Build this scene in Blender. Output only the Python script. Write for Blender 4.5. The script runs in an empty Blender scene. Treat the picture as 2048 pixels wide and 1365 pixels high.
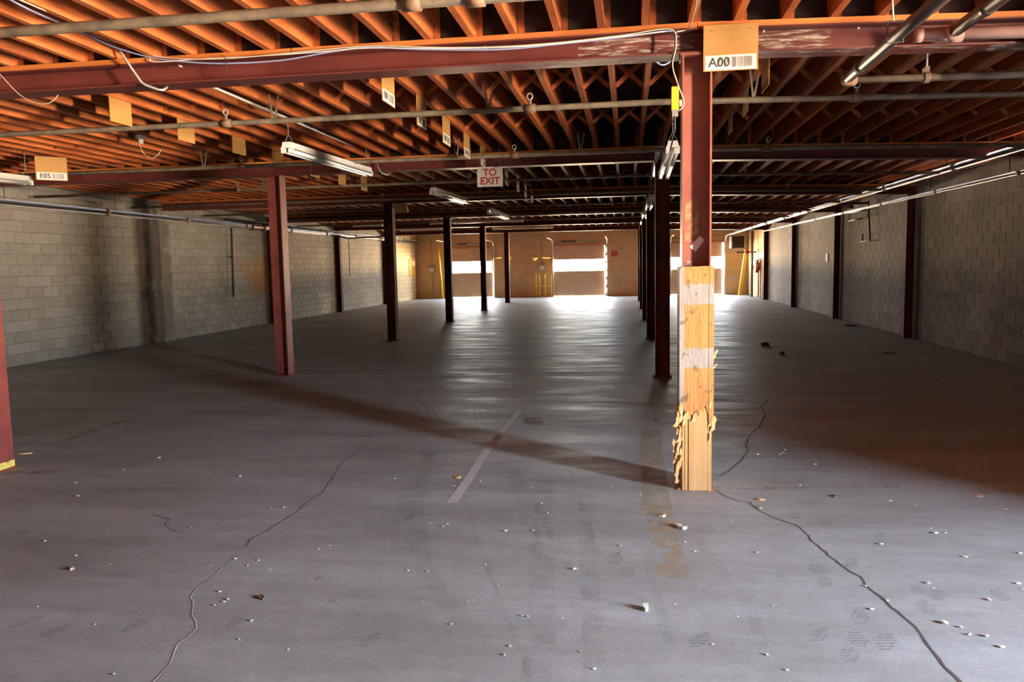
import bpy, bmesh, math, random
from mathutils import Vector, Matrix
random.seed(7)
S = bpy.context.scene
COL = S.collection

# ------------------------------------------------------------------ camera
F_PX, PITCH, YAW, ROLL, EYE = 1556.5, 0.0970, 0.1506, -0.0194, 1.63
def cam_axes():
    f = Vector((-math.sin(YAW)*math.cos(PITCH), math.cos(YAW)*math.cos(PITCH), -math.sin(PITCH)))
    r = Vector((math.cos(YAW), math.sin(YAW), 0)); u = r.cross(f)
    c, s = math.cos(ROLL), math.sin(ROLL)
    return c*r+s*u, -s*r+c*u, f
AR, AU, AF = cam_axes()
cam = bpy.data.objects.new('camera', bpy.data.cameras.new('camera')); COL.objects.link(cam)
cam.data.sensor_width = 36.0; cam.data.lens = F_PX/2048*36.0
cam.data.clip_start = 0.05; cam.data.clip_end = 300
M = Matrix((AR, AU, -AF)).transposed().to_4x4(); M.translation = Vector((0, 0, EYE))
cam.matrix_world = M
S.camera = cam

# ------------------------------------------------------------------ world, daylight portals, exposure
S.view_settings.view_transform = 'Standard'; S.view_settings.look = 'None'
S.view_settings.gamma = 1.0; S.view_settings.use_curve_mapping = False
S.view_settings.exposure = 1.95
try:
    S.cycles.max_bounces = 10; S.cycles.diffuse_bounces = 5; S.cycles.glossy_bounces = 4
    S.cycles.transparent_max_bounces = 16; S.cycles.sample_clamp_indirect = 10.0
    S.cycles.use_denoising = True; S.cycles.caustics_reflective = False; S.cycles.caustics_refractive = False
except Exception: pass
W = bpy.data.worlds.new('daylight'); S.world = W; W.use_nodes = True
SKY_STRENGTH = 110.0
def build_world():
    nt = W.node_tree; nt.nodes.clear()
    out = nt.nodes.new('ShaderNodeOutputWorld'); bg = nt.nodes.new('ShaderNodeBackground')
    tc = nt.nodes.new('ShaderNodeTexCoord'); sep = nt.nodes.new('ShaderNodeSeparateXYZ')
    mp = nt.nodes.new('ShaderNodeMapRange'); mp.inputs[1].default_value = -1; mp.inputs[2].default_value = 1
    rp = nt.nodes.new('ShaderNodeValToRGB'); e = rp.color_ramp.elements
    e[0].position = 0.0; e[0].color = (.30, .24, .18, 1)          # shaded ground at the foot of the wall
    e[1].position = 1.0; e[1].color = (0.36, 0.54, 0.95, 1)
    a = rp.color_ramp.elements.new(0.36); a.color = (.55, .44, .33, 1)
    a = rp.color_ramp.elements.new(0.43); a.color = (2.2, 1.75, 1.25, 1)    # sunlit yard farther out
    a = rp.color_ramp.elements.new(0.495); a.color = (2.6, 2.15, 1.65, 1)
    a = rp.color_ramp.elements.new(0.51); a.color = (.80, .86, .92, 1)
    a = rp.color_ramp.elements.new(0.70); a.color = (0.60, 0.76, 1.0, 1)
    nt.links.new(tc.outputs['Generated'], sep.inputs[0]); nt.links.new(sep.outputs[2], mp.inputs[0])
    nt.links.new(mp.outputs[0], rp.inputs[0]); nt.links.new(rp.outputs[0], bg.inputs[0])
    bg.inputs[1].default_value = SKY_STRENGTH; nt.links.new(bg.outputs[0], out.inputs[0])
build_world()
def portal(name, loc, rot, sx, sy):
    L = bpy.data.lights.new(name, 'AREA'); L.shape = 'RECTANGLE'; L.size = sx; L.size_y = sy
    L.cycles.is_portal = True
    o = bpy.data.objects.new(name, L); COL.objects.link(o); o.location = loc; o.rotation_euler = rot
    return o

# ------------------------------------------------------------------ layout
COLY = [5.684+5.620*i for i in range(6)]      # column lines
XL, XC = -5.277, 0.465                        # the two rows of columns
WL, WR, YB, YF = -10.889, 5.699, 39.28, -4.0  # wall faces
DOOR_Y0, DOOR_Y1, DOOR_H = 0.95, 1.80, 2.80   # personnel door in the right wall, behind the camera's view
def HB(X):                                    # underside of the beams: roof falls a little towards the right wall
    return 3.045 if X < XC else 3.045-0.15*(X-XC)/(WR-XC)
BEAM_H, NAIL, JD = 0.165, 0.038, 0.285
JB = BEAM_H+NAIL                              # joist bottom above beam underside
def ray(px, py): return AF+(px-1024)/F_PX*AR-(py-682.5)/F_PX*AU
def at_x(px, py, X): d = ray(px, py); t = X/d.x; return Vector((X, t*d.y, EYE+t*d.z))
def at_y(px, py, Y): d = ray(px, py); t = Y/d.y; return Vector((t*d.x, Y, EYE+t*d.z))
def at_z(px, py, Z=0.0): d = ray(px, py); t = (Z-EYE)/d.z; return Vector((t*d.x, t*d.y, Z))

# ------------------------------------------------------------------ materials
def mat(name, col, rough=0.8, var=0.0, scale=4.0, col2=None, bump=0.0, bscale=30.0, metal=0.0, rnd=0.0,
        stretch=(1, 1, 1), spec=0.5, mix_pos=(0.35, 0.65)):
    m = bpy.data.materials.new(name); m.use_nodes = True; nt = m.node_tree; N = nt.nodes; L = nt.links
    b = N['Principled BSDF']; b.inputs['Roughness'].default_value = rough; b.inputs['Metallic'].default_value = metal
    b.inputs['Specular IOR Level'].default_value = spec
    tc = N.new('ShaderNodeTexCoord'); mp = N.new('ShaderNodeMapping'); mp.inputs['Scale'].default_value = stretch
    geo = N.new('ShaderNodeNewGeometry'); L.new(geo.outputs['Position'], mp.inputs[0])
    nz = N.new('ShaderNodeTexNoise'); nz.inputs['Scale'].default_value = scale; nz.inputs['Detail'].default_value = 6
    nz.inputs['Roughness'].default_value = 0.6
    L.new(mp.outputs[0], nz.inputs['Vector'])
    rp = N.new('ShaderNodeValToRGB'); rp.color_ramp.elements[0].position = mix_pos[0]; rp.color_ramp.elements[1].position = mix_pos[1]
    c2 = col2 if col2 else tuple(c*(1-var) for c in col)
    rp.color_ramp.elements[0].color = (*c2, 1); rp.color_ramp.elements[1].color = (*col, 1)
    L.new(nz.outputs[0], rp.inputs[0]); last = rp.outputs[0]
    if rnd:
        oi = N.new('ShaderNodeObjectInfo'); hs = N.new('ShaderNodeHueSaturation')
        mr = N.new('ShaderNodeMapRange'); mr.inputs[3].default_value = 1-rnd; mr.inputs[4].default_value = 1+rnd
        L.new(oi.outputs['Random'], mr.inputs[0]); L.new(mr.outputs[0], hs.inputs['Value']); L.new(last, hs.inputs['Color'])
        last = hs.outputs[0]
    L.new(last, b.inputs['Base Color'])
    if bump:
        bn = N.new('ShaderNodeTexNoise'); bn.inputs['Scale'].default_value = bscale; bn.inputs['Detail'].default_value = 5
        L.new(mp.outputs[0], bn.inputs['Vector'])
        bp = N.new('ShaderNodeBump'); bp.inputs['Strength'].default_value = bump; bp.inputs['Distance'].default_value = 0.01
        L.new(bn.outputs[0], bp.inputs['Height']); L.new(bp.outputs[0], b.inputs['Normal'])
    return m

def floor_material():
    m = bpy.data.materials.new('polished_concrete'); m.use_nodes = True; nt = m.node_tree; N = nt.nodes; L = nt.links
    b = N['Principled BSDF']; geo = N.new('ShaderNodeNewGeometry')
    def noise(scale, stretch=(1, 1, 1), det=6, rough=.6):
        mp = N.new('ShaderNodeMapping'); mp.inputs['Scale'].default_value = stretch; L.new(geo.outputs['Position'], mp.inputs[0])
        n = N.new('ShaderNodeTexNoise'); n.inputs['Scale'].default_value = scale; n.inputs['Detail'].default_value = det
        n.inputs['Roughness'].default_value = rough; L.new(mp.outputs[0], n.inputs['Vector']); return n.outputs[0]
    def ramp(src, p0, c0, p1, c1):
        r = N.new('ShaderNodeValToRGB'); e = r.color_ramp.elements
        e[0].position = p0; e[0].color = (*c0, 1); e[1].position = p1; e[1].color = (*c1, 1); L.new(src, r.inputs[0]); return r.outputs[0]
    def mul(a, bb, f=1.0):
        x = N.new('ShaderNodeMix'); x.data_type = 'RGBA'; x.blend_type = 'MULTIPLY'; x.inputs[0].default_value = f
        L.new(a, x.inputs[6]); L.new(bb, x.inputs[7]); return x.outputs[2]
    base = ramp(noise(0.55), .35, (.335, .345, .33), .68, (.43, .445, .435))
    base = mul(base, ramp(noise(1.1, (.35, 1.6, 1), 8, .7), .38, (.74, .71, .68), .62, (1, 1, 1)))
    base = mul(base, ramp(noise(9, (1, 1, 1), 8, .75), .35, (.86, .86, .86), .6, (1, 1, 1)))
    base = mul(base, ramp(noise(60, (1, 1, 1), 3, .6), .3, (.86, .86, .86), .6, (1, 1, 1)))
    L.new(base, b.inputs['Base Color'])
    rr = N.new('ShaderNodeMapRange'); rr.inputs[3].default_value = .38; rr.inputs[4].default_value = .72
    L.new(noise(1.6, (.5, 1.7, 1), 8, .7), rr.inputs[0]); rr.inputs[1].default_value = .3; rr.inputs[2].default_value = .7
    L.new(rr.outputs[0], b.inputs['Roughness'])
    b.inputs['Specular IOR Level'].default_value = .28
    bp = N.new('ShaderNodeBump'); bp.inputs['Strength'].default_value = .25; bp.inputs['Distance'].default_value = .005
    L.new(noise(9, (.35, 1.4, 1), 6, .6), bp.inputs['Height'])
    bp2 = N.new('ShaderNodeBump'); bp2.inputs['Strength'].default_value = .25; bp2.inputs['Distance'].default_value = .002
    L.new(noise(80, (1, 1, 1), 3), bp2.inputs['Height']); L.new(bp.outputs[0], bp2.inputs['Normal'])
    L.new(bp2.outputs[0], b.inputs['Normal'])
    return m

def block_material(name, c1, c2, axis, stains=(), grime=0.5, zebra=False):
    """concrete block: tone changes from block to block, stains keep their own place on the wall"""
    m = bpy.data.materials.new(name); m.use_nodes = True; nt = m.node_tree; N = nt.nodes; L = nt.links
    b = N['Principled BSDF']; b.inputs['Roughness'].default_value = .85; b.inputs['Specular IOR Level'].default_value = .3
    geo = N.new('ShaderNodeNewGeometry'); sep = N.new('ShaderNodeSeparateXYZ'); L.new(geo.outputs['Position'], sep.inputs[0])
    def math_(op, a, bv=None, c=None):
        n = N.new('ShaderNodeMath'); n.operation = op
        for i, v in enumerate((a, bv, c)):
            if v is None: continue
            if isinstance(v, (int, float)): n.inputs[i].default_value = v
            else: L.new(v, n.inputs[i])
        return n.outputs[0]
    u = sep.outputs[axis]; z = sep.outputs[2]
    row = math_('FLOOR', math_('DIVIDE', z, .2)); half = math_('MULTIPLY', math_('MODULO', row, 2), .5)
    cell = math_('FLOOR', math_('ADD', math_('DIVIDE', u, .4), half))
    cb = N.new('ShaderNodeCombineXYZ'); L.new(cell, cb.inputs[0]); L.new(row, cb.inputs[1])
    wn = N.new('ShaderNodeTexWhiteNoise'); wn.noise_dimensions = '3D'; L.new(cb.outputs[0], wn.inputs['Vector'])
    rp = N.new('ShaderNodeValToRGB'); rp.color_ramp.elements[0].color = (*c2, 1); rp.color_ramp.elements[1].color = (*c1, 1)
    L.new(wn.outputs['Value'], rp.inputs[0]); last = rp.outputs[0]
    def mixc(fac, a, col, mode='MIX'):
        x = N.new('ShaderNodeMix'); x.data_type = 'RGBA'; x.blend_type = mode
        if isinstance(fac, (int, float)): x.inputs[0].default_value = fac
        else: L.new(fac, x.inputs[0])
        L.new(a, x.inputs[6])
        if isinstance(col, tuple): x.inputs[7].default_value = (*col, 1)
        else: L.new(col, x.inputs[7])
        return x.outputs[2]
    for sc, lo in ((.7, .72), (14, .85)):
        nz = N.new('ShaderNodeTexNoise'); nz.inputs['Scale'].default_value = sc; nz.inputs['Detail'].default_value = 6
        L.new(geo.outputs['Position'], nz.inputs['Vector'])
        r2 = N.new('ShaderNodeValToRGB'); r2.color_ramp.elements[0].position = .35; r2.color_ramp.elements[1].position = .62
        r2.color_ramp.elements[0].color = (lo, lo, lo, 1); L.new(nz.outputs[0], r2.inputs[0])
        last = mixc(grime if sc < 1 else 1.0, last, r2.outputs[0], 'MULTIPLY')
    sn = N.new('ShaderNodeTexNoise'); sn.inputs['Scale'].default_value = 2.2; sn.inputs['Detail'].default_value = 8
    L.new(geo.outputs['Position'], sn.inputs['Vector'])
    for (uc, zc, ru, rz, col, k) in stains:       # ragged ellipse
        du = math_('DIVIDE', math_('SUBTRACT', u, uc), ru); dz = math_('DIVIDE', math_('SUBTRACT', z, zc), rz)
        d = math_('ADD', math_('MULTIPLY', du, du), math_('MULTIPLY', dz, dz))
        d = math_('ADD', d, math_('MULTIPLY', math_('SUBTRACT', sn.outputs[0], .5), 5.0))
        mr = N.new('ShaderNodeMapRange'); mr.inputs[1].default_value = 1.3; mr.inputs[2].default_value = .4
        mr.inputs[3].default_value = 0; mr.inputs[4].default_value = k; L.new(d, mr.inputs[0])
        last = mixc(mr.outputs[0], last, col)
    L.new(last, b.inputs['Base Color'])
    bn = N.new('ShaderNodeTexNoise'); bn.inputs['Scale'].default_value = 45; bn.inputs['Detail'].default_value = 4
    L.new(geo.outputs['Position'], bn.inputs['Vector'])
    bp = N.new('ShaderNodeBump'); bp.inputs['Strength'].default_value = .5; bp.inputs['Distance'].default_value = .006
    L.new(bn.outputs[0], bp.inputs['Height']); L.new(bp.outputs[0], b.inputs['Normal'])
    return m

def worn(name, col, lo, hi, scale=9.0, rough=.7, stretch=(1, 1, 1), k=1.0):
    """worn paint or dirt lying on the floor, gone in patches"""
    m = bpy.data.materials.new(name); m.use_nodes = True; nt = m.node_tree; N = nt.nodes; L = nt.links
    b = N['Principled BSDF']; b.inputs['Base Color'].default_value = (*col, 1); b.inputs['Roughness'].default_value = rough
    geo = N.new('ShaderNodeNewGeometry'); mp = N.new('ShaderNodeMapping'); mp.inputs['Scale'].default_value = stretch
    L.new(geo.outputs['Position'], mp.inputs[0])
    nz = N.new('ShaderNodeTexNoise'); nz.inputs['Scale'].default_value = scale; nz.inputs['Detail'].default_value = 8
    nz.inputs['Roughness'].default_value = .7; L.new(mp.outputs[0], nz.inputs['Vector'])
    mr = N.new('ShaderNodeMapRange'); mr.inputs[1].default_value = lo; mr.inputs[2].default_value = hi
    mr.inputs[4].default_value = k; L.new(nz.outputs[0], mr.inputs[0]); L.new(mr.outputs[0], b.inputs['Alpha'])
    return m

M_FLOOR = floor_material()
M_JOINT = mat('joint_filler', (.06, .05, .045), .9)
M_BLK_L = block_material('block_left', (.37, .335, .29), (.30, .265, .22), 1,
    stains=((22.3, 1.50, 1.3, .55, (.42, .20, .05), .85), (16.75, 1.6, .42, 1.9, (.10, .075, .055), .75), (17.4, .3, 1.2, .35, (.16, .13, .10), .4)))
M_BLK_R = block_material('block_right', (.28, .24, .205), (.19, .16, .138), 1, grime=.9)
M_BLK_B = block_material('block_back', (.70, .48, .24), (.62, .42, .20), 0, grime=.4)
M_BLK_T = block_material('block_tan', (.62, .50, .30), (.56, .44, .26), 1, grime=.4)
M_MORT_D = mat('mortar_dark', (.17, .145, .12), .9, var=.3)
M_MORT_L = mat('mortar_pale', (.50, .46, .42), .9, var=.5, scale=3)
M_STEEL = mat('red_oxide_steel', (.16, .034, .027), .5, col2=(.11, .022, .018), scale=5, bump=.15, bscale=20, rnd=.12)
M_STEEL_D = mat('rusty_steel', (.15, .042, .025), .78, spec=.2, col2=(.055, .022, .017), scale=2.5, bump=.2, bscale=25, rnd=.15, stretch=(1, 1, .6))
M_STEEL_C0 = mat('scraped_steel', (.27, .09, .06), .45, col2=(.20, .058, .042), scale=4, bump=.12)
M_WOOD = mat('joist_wood', (.62, .17, .042), .75, col2=(.34, .075, .017), scale=3, bump=.2, bscale=60, rnd=.32, stretch=(6, .6, 6))
M_NAIL = mat('nailer_wood', (.66, .22, .045), .7, col2=(.46, .13, .022), scale=3, bump=.15, rnd=.1, stretch=(.6, 6, 6))
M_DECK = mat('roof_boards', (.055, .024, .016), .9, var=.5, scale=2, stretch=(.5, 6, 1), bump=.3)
M_PIPE = mat('dusty_pipe', (.26, .20, .13), .6, col2=(.13, .10, .075), scale=8, metal=.1, bump=.1)
M_PIPE_D = mat('dark_pipe', (.07, .06, .055), .4, var=.4, metal=.3)
M_PIPE_R = mat('wall_pipe', (.20, .165, .14), .5, var=.4, metal=.0, spec=.4)
M_PIPE_L = mat('black_pipe', (.03, .026, .024), .5, spec=.25)
M_PIPE_B = mat('painted_pipe', (.36, .21, .18), .5, var=.25)
M_FIT = mat('fitting', (.25, .14, .085), .7, var=.4, bump=.2)
M_GALV = mat('galvanised', (.55, .55, .55), .42, var=.2, metal=.35)
M_WHITE = mat('white_enamel', (.78, .77, .74), .35, var=.08)
M_TUBE = mat('lamp_tube', (.86, .88, .90), .2, var=.03)
M_CARD = mat('cardboard', (.46, .235, .062), .75, var=.12, scale=10, stretch=(1, 1, 8))
M_PAPER = mat('paper', (.66, .63, .58), .7, var=.05)
M_INK = mat('ink', (.045, .04, .04), .7)
M_BAR = mat('barcode_ink', (.20, .17, .15), .7)
M_RED = mat('red_print', (.46, .028, .035), .6)
M_YEL = mat('yellow_paint', (.72, .47, .02), .5, var=.2)
M_DOOR = mat('door_panel', (.58, .40, .24), .6, var=.15, scale=2)
M_TRIM = mat('door_trim', (.50, .24, .10), .6, var=.25)
M_GREY = mat('grey_metal', (.26, .25, .25), .5, var=.2, metal=.2)
M_DARK = mat('dark_metal', (.035, .03, .028), .6)
M_CASE = None
M_BLUE = mat('blue_cable', (.28, .31, .50), .5)
M_CREAM = mat('cream_cable', (.62, .54, .40), .5)
M_CONC = mat('concrete_chip', (.60, .57, .51), .85, var=.25, scale=60, bump=.4)
M_BARK = mat('brown_scrap', (.16, .085, .045), .85, var=.4, scale=40)
M_CRACK = mat('crack', (.07, .058, .05), .95)
M_CRACKL = mat('crack_dust', (.50, .47, .44), .95)
M_SPL = mat('splintered_wood', (.70, .43, .19), .8, col2=(.45, .22, .07), scale=20, stretch=(4, 4, .5), bump=.4)

# ------------------------------------------------------------------ mesh helpers
class MB:
    def __init__(s): s.v = []; s.f = []
    def add(s, vs, fs):
        n = len(s.v); s.v += [tuple(v) for v in vs]; s.f += [tuple(i+n for i in f) for f in fs]; return s
    def box(s, x0, x1, y0, y1, z0, z1):
        return s.add([(x0,y0,z0),(x1,y0,z0),(x1,y1,z0),(x0,y1,z0),(x0,y0,z1),(x1,y0,z1),(x1,y1,z1),(x0,y1,z1)],
                     [(0,3,2,1),(4,5,6,7),(0,1,5,4),(1,2,6,5),(2,3,7,6),(3,0,4,7)])
    def bar(s, a, b, w, h, up=(0,0,1)):
        a, b = Vector(a), Vector(b); d = (b-a).normalized(); u = Vector(up)
        if abs(d.dot(u)) > .98: u = Vector((0,1,0))
        r = d.cross(u).normalized(); u = r.cross(d)
        vs = [p+r*w/2*i+u*h/2*j for p in (a, b) for i, j in ((-1,-1),(1,-1),(1,1),(-1,1))]
        return s.add(vs, [(0,1,2,3),(7,6,5,4),(0,4,5,1),(1,5,6,2),(2,6,7,3),(3,7,4,0)])
    def tube(s, pts, r, n=8, cap=True):
        pts = [Vector(p) for p in pts]; rings = []
        rr = r if isinstance(r, (list, tuple)) else [r]*len(pts)
        pu = None
        for i, p in enumerate(pts):
            d = (pts[min(i+1, len(pts)-1)]-pts[max(i-1, 0)]).normalized()
            if pu is None:
                u = Vector((0,0,1)) if abs(d.z) < .9 else Vector((0,1,0))
            else: u = pu
            a = d.cross(u).normalized(); u = a.cross(d).normalized(); pu = u
            rings.append([p+(a*math.cos(2*math.pi*k/n)+u*math.sin(2*math.pi*k/n))*rr[i] for k in range(n)])
        b = len(s.v); s.v += [tuple(v) for R_ in rings for v in R_]
        for i in range(len(pts)-1):
            for k in range(n):
                k2 = (k+1) % n; s.f.append((b+i*n+k, b+i*n+k2, b+(i+1)*n+k2, b+(i+1)*n+k))
        if cap: s.f.append(tuple(b+k for k in range(n))[::-1]); s.f.append(tuple(b+(len(pts)-1)*n+k for k in range(n)))
        return s
    def prism(s, poly, d, off):    # poly in 3-D, extruded by vector d
        n = len(poly); o = Vector(off); d = Vector(d)
        vs = [Vector(p)+o for p in poly]+[Vector(p)+o+d for p in poly]
        return s.add(vs, [tuple(range(n))[::-1], tuple(range(n, 2*n))]+[(i, (i+1) % n, n+(i+1) % n, n+i) for i in range(n)])
    def mesh(s, name, m=None, smooth=False):
        me = bpy.data.meshes.new(name); me.from_pydata(s.v, [], s.f); me.update()
        bm = bmesh.new(); bm.from_mesh(me); bmesh.ops.recalc_face_normals(bm, faces=bm.faces); bm.to_mesh(me); bm.free()
        if m: me.materials.append(m)
        if smooth:
            for p in me.polygons: p.use_smooth = True
        return me
    def build(s, name, m, parent=None, smooth=False):
        return link(name, s.mesh(name, m, smooth), parent)
def link(name, me, parent=None, loc=None):
    o = bpy.data.objects.new(name, me); COL.objects.link(o)
    if parent: o.parent = parent; o.matrix_parent_inverse = parent.matrix_world.inverted() if False else Matrix.Identity(4)
    if parent and parent.type == 'EMPTY' and loc is None: o.location = -Vector(parent.location) if not parent.get('local') else Vector()
    if loc is not None: o.location = loc
    return o
def tag(o, label=None, cat=None, group=None, kind=None):
    if label: o['label'] = label
    if cat: o['category'] = cat
    if group: o['group'] = group
    if kind: o['kind'] = kind
    return o
def thing(name, loc, label, cat, group=None, local=False, rz=0.0):
    """an Empty at the thing's base; local=True: its parts are modelled about its own origin"""
    o = bpy.data.objects.new(name, None); COL.objects.link(o); o.location = loc; o.rotation_euler = (0, 0, rz)
    if local: o['local'] = 1
    o.empty_display_size = .1
    return tag(o, label, cat, group)
def struct(name, mb, m, parent=None):
    o = mb.build(name, m, parent)
    if not parent: o['kind'] = 'structure'
    return o
def hprofile(mb, w, d, t, a, b, axis):
    """H section: flanges of width w, overall depth d, from a to b"""
    if axis == 'z':   # flanges in YZ planes
        x, y = a[0], a[1]; z0, z1 = a[2], b[2]
        mb.box(x-d/2, x-d/2+t, y-w/2, y+w/2, z0, z1); mb.box(x+d/2-t, x+d/2, y-w/2, y+w/2, z0, z1)
        mb.box(x-d/2+t, x+d/2-t, y-t/2, y+t/2, z0, z1)
    else:             # beam along X, possibly sloping
        for x0, x1 in zip(a[:-1], a[1:]):
            y = b
            for (y0, y1, h0, h1) in ((y-w/2, y+w/2, 0, t), (y-w/2, y+w/2, d-t, d), (y-t/2, y+t/2, t, d-t)):
                vs = []
                for h in (h0, h1):
                    vs += [(x0, y0, HB(x0)+h), (x1, y0, HB(x1)+h), (x1, y1, HB(x1)+h), (x0, y1, HB(x0)+h)]
                mb.add(vs, [(0,3,2,1),(4,5,6,7),(0,1,5,4),(1,2,6,5),(2,3,7,6),(3,0,4,7)])
    return mb

# ------------------------------------------------------------------ floor
fl = struct('floor', MB().box(WL-.2, WR+.2, YF-.2, YB+.4, -.20, -.012), M_JOINT)
ys = [YF-.1, 0.064]+COLY[1:]+[YB+.3]
for i in range(len(ys)-1):
    MB().box(WL-.02, WR+.02, ys[i]+.010, ys[i+1]-.010, -.1, 0).build('floor_slab', M_FLOOR, fl)

def ribbon(pts, w, z=.0012, jag=0.0, sub=1):
    """flat strip along floor points, ragged when jag > 0"""
    P = []
    for a, b in zip(pts[:-1], pts[1:]):
        n = max(1, int((b-a).length/.05)) if sub else 1
        for k in range(n): P.append(a.lerp(b, k/n))
    P.append(pts[-1]); vs = []; fs = []
    ws = w if isinstance(w, (list, tuple)) else None
    for i, p in enumerate(P):
        d = (P[min(i+1, len(P)-1)]-P[max(i-1, 0)]); d.z = 0; d.normalize(); nrm = Vector((-d.y, d.x, 0))
        t = i/(len(P)-1); ww = (ws[0]*(1-t)+ws[1]*t) if ws else w
        c = p+nrm*random.uniform(-jag, jag); ww *= random.uniform(.55, 1.25) if jag else 1
        vs += [(c.x+nrm.x*ww/2, c.y+nrm.y*ww/2, z), (c.x-nrm.x*ww/2, c.y-nrm.y*ww/2, z)]
    for i in range(len(P)-1): fs.append((2*i, 2*i+1, 2*i+3, 2*i+2))
    return MB().add(vs, fs)
def smooth_path(px, n=6):
    P = [at_z(*p) for p in px]; out = []
    for i in range(len(P)-1):
        p0, p1, p2, p3 = P[max(i-1, 0)], P[i], P[i+1], P[min(i+2, len(P)-1)]
        for k in range(n):
            t = k/n
            out.append(.5*((2*p1)+(p2-p0)*t+(2*p0-5*p1+4*p2-p3)*t*t+(3*p1-p0-3*p2+p3)*t**3))
    out.append(P[-1]); return out
# cracks
CR = [
 ([(1424,978),(1450,992),(1480,1003),(1500,1005),(1520,1025),(1560,1040),(1590,1050),(1612,1065),(1625,1085),(1652,1105),(1655,1113),(1690,1135),(1720,1155),(1730,1172),(1760,1195),(1785,1215),(1805,1235),(1835,1255),(1855,1285),(1880,1320),(1918,1365),(1960,1400)], (.008, .013), 'd', .009),
 ([(748,870),(720,900),(680,930),(675,940),(660,965),(640,990),(620,1003),(605,1012),(590,1028),(560,1045),(535,1062),(500,1080),(490,1095)], (.004, .006), 'd', .006),
 ([(478,1108),(455,1127),(430,1150),(415,1163),(395,1175),(382,1195),(388,1215),(385,1230),(393,1245),(395,1258),(378,1275),(355,1290),(350,1305),(340,1330),(322,1350),(310,1365),(290,1390)], (.007, .009), 'l', .004),
 ([(1440,953),(1460,940),(1480,925),(1495,905),(1492,890),(1500,870),(1520,850),(1530,830),(1522,815),(1535,800),(1575,792),(1597,779)], (.010, .010), 'd', .010),
 ([(1480,925),(1460,940),(1436,955)], (.007, .005), 'l', .006),
 ([(308,1030),(340,1040),(330,1050),(342,1060),(365,1066)], (.005, .003), 'd', .003),
 ([(1500,1003),(1480,1002),(1455,1007)], (.004, .004), 'l', .004),
 ([(740,1000),(860,998),(1000,993),(1150,990),(1275,985)], (.005, .004), 'l', .002),
 ([(1555,760),(1580,775),(1597,779)], (.01, .01), 'd', .01),
 ([(1480,787),(1500,790),(1550,793)], (.008, .008), 'd', .01),
]
for pts, w, k, jag in CR:
    P = [at_z(*p) for p in pts]
    o = ribbon(P, w, .0016, jag).build('crack', M_CRACK if k == 'd' else M_CRACKL, fl)
    if k == 'l': o['label'] = 'crack filled with pale dust'
P = [at_z(*p)+Vector((.004, -.006, 0)) for p in CR[2][0]]
ribbon(P, .004, .0013, .004).build('crack', M_CRACK, fl)
# worn paint
M_WY = worn('worn_yellow_paint', (.50, .34, .16), .42, .66, 10, k=.75)
M_WO = worn('worn_orange_paint', (.42, .23, .10), .44, .64, 4, k=.55)
M_TAPE = worn('tape_mark', (.62, .60, .56), .25, .45, 14, k=.85)
for pts, w, m in (
  ([(1303,860),(1302,900),(1308,950),(1312,990),(1318,1030)], .19, worn('yellow_paint_a', (.50, .36, .18), .36, .62, 8, k=.6)),
  ([(1318,1030),(1328,1075),(1340,1120),(1350,1158)], .17, M_WY),
  ([(1432,976),(1560,976),(1700,974),(1800,975)], .075, M_WO), ([(1960,985),(2048,988)], .09, M_WO),
  ([(0,947),(115,944)], .10, M_WO), ([(120,885),(230,848),(270,838)], .12, M_WO), ([(560,1100),(690,1240)], .3, worn('orange_speck', (.55,.25,.08), .60, .70, 6, k=.6))):
    tag(ribbon([at_z(*p) for p in pts], w, .0008).build('paint_stripe', m, fl), 'worn away patch of yellow paint')
ribbon([at_z(*p) for p in ((904,1006),(940,955),(975,900),(1002,866),(1040,822))], (.075, .06), .001).build('tape_line', M_TAPE, fl)
# tyre marks: pale arcs farther off, dark ones near
M_TL = worn('pale_tyre_mark', (.62, .58, .55), .36, .58, 10, rough=.5, k=.7)
M_TD = worn('dark_tyre_mark', (.13, .12, .115), .42, .68, 6, k=.14)
def offs(P, d):
    out = []
    for i, p in enumerate(P):
        t = P[min(i+1, len(P)-1)]-P[max(i-1, 0)]; t.z = 0; t.normalize(); out.append(p+Vector((-t.y, t.x, 0))*d)
    return out
for pts in ([(700,728),(760,752),(830,795),(862,830)], [(720,735),(800,752),(860,768),(920,800),(950,830),(968,858)],
            [(1545,636),(1590,655),(1630,680),(1650,700),(1650,718),(1632,745)], [(1632,745),(1640,752),(1668,763),(1740,775)]):
    P = smooth_path(pts)
    for d in (-.09, -.045, .03, .09): ribbon(offs(P, d), .022, .0010, 0, 0).build('tyre_mark', M_TL, fl)
for pts, w in (([(870,890),(835,960),(806,1030),(802,1080),(808,1120)], .13), ([(860,900),(842,990),(838,1060),(845,1120),(880,1190),(925,1250)], .10),
               ([(928,990),(955,1080),(985,1160),(1010,1230),(1045,1310),(1060,1365)], .03), ([(995,905),(1040,990),(1065,1080),(1085,1120)], .10),
               ([(1088,960),(1087,1060),(1085,1180),(1080,1290),(1070,1365)], .13), ([(1170,990),(1172,1080),(1180,1180),(1186,1280),(1190,1365)], .09),
               ([(1010,900),(1070,1010),(1120,1100),(1180,1200)], .05), ([(1268,960),(1290,1090),(1310,1180),(1340,1290)], .05),
               ([(1380,1060),(1450,1150),(1500,1220),(1525,1300)], .06), ([(60,1000),(35,1045),(60,1090),(140,1130),(260,1150),(380,1165)], .07),
               ([(1125,900),(1160,1000),(1200,1120)], .04)):
    ribbon(smooth_path(pts), w, .0007, 0, 0).build('tyre_mark', M_TD, fl)
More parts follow.
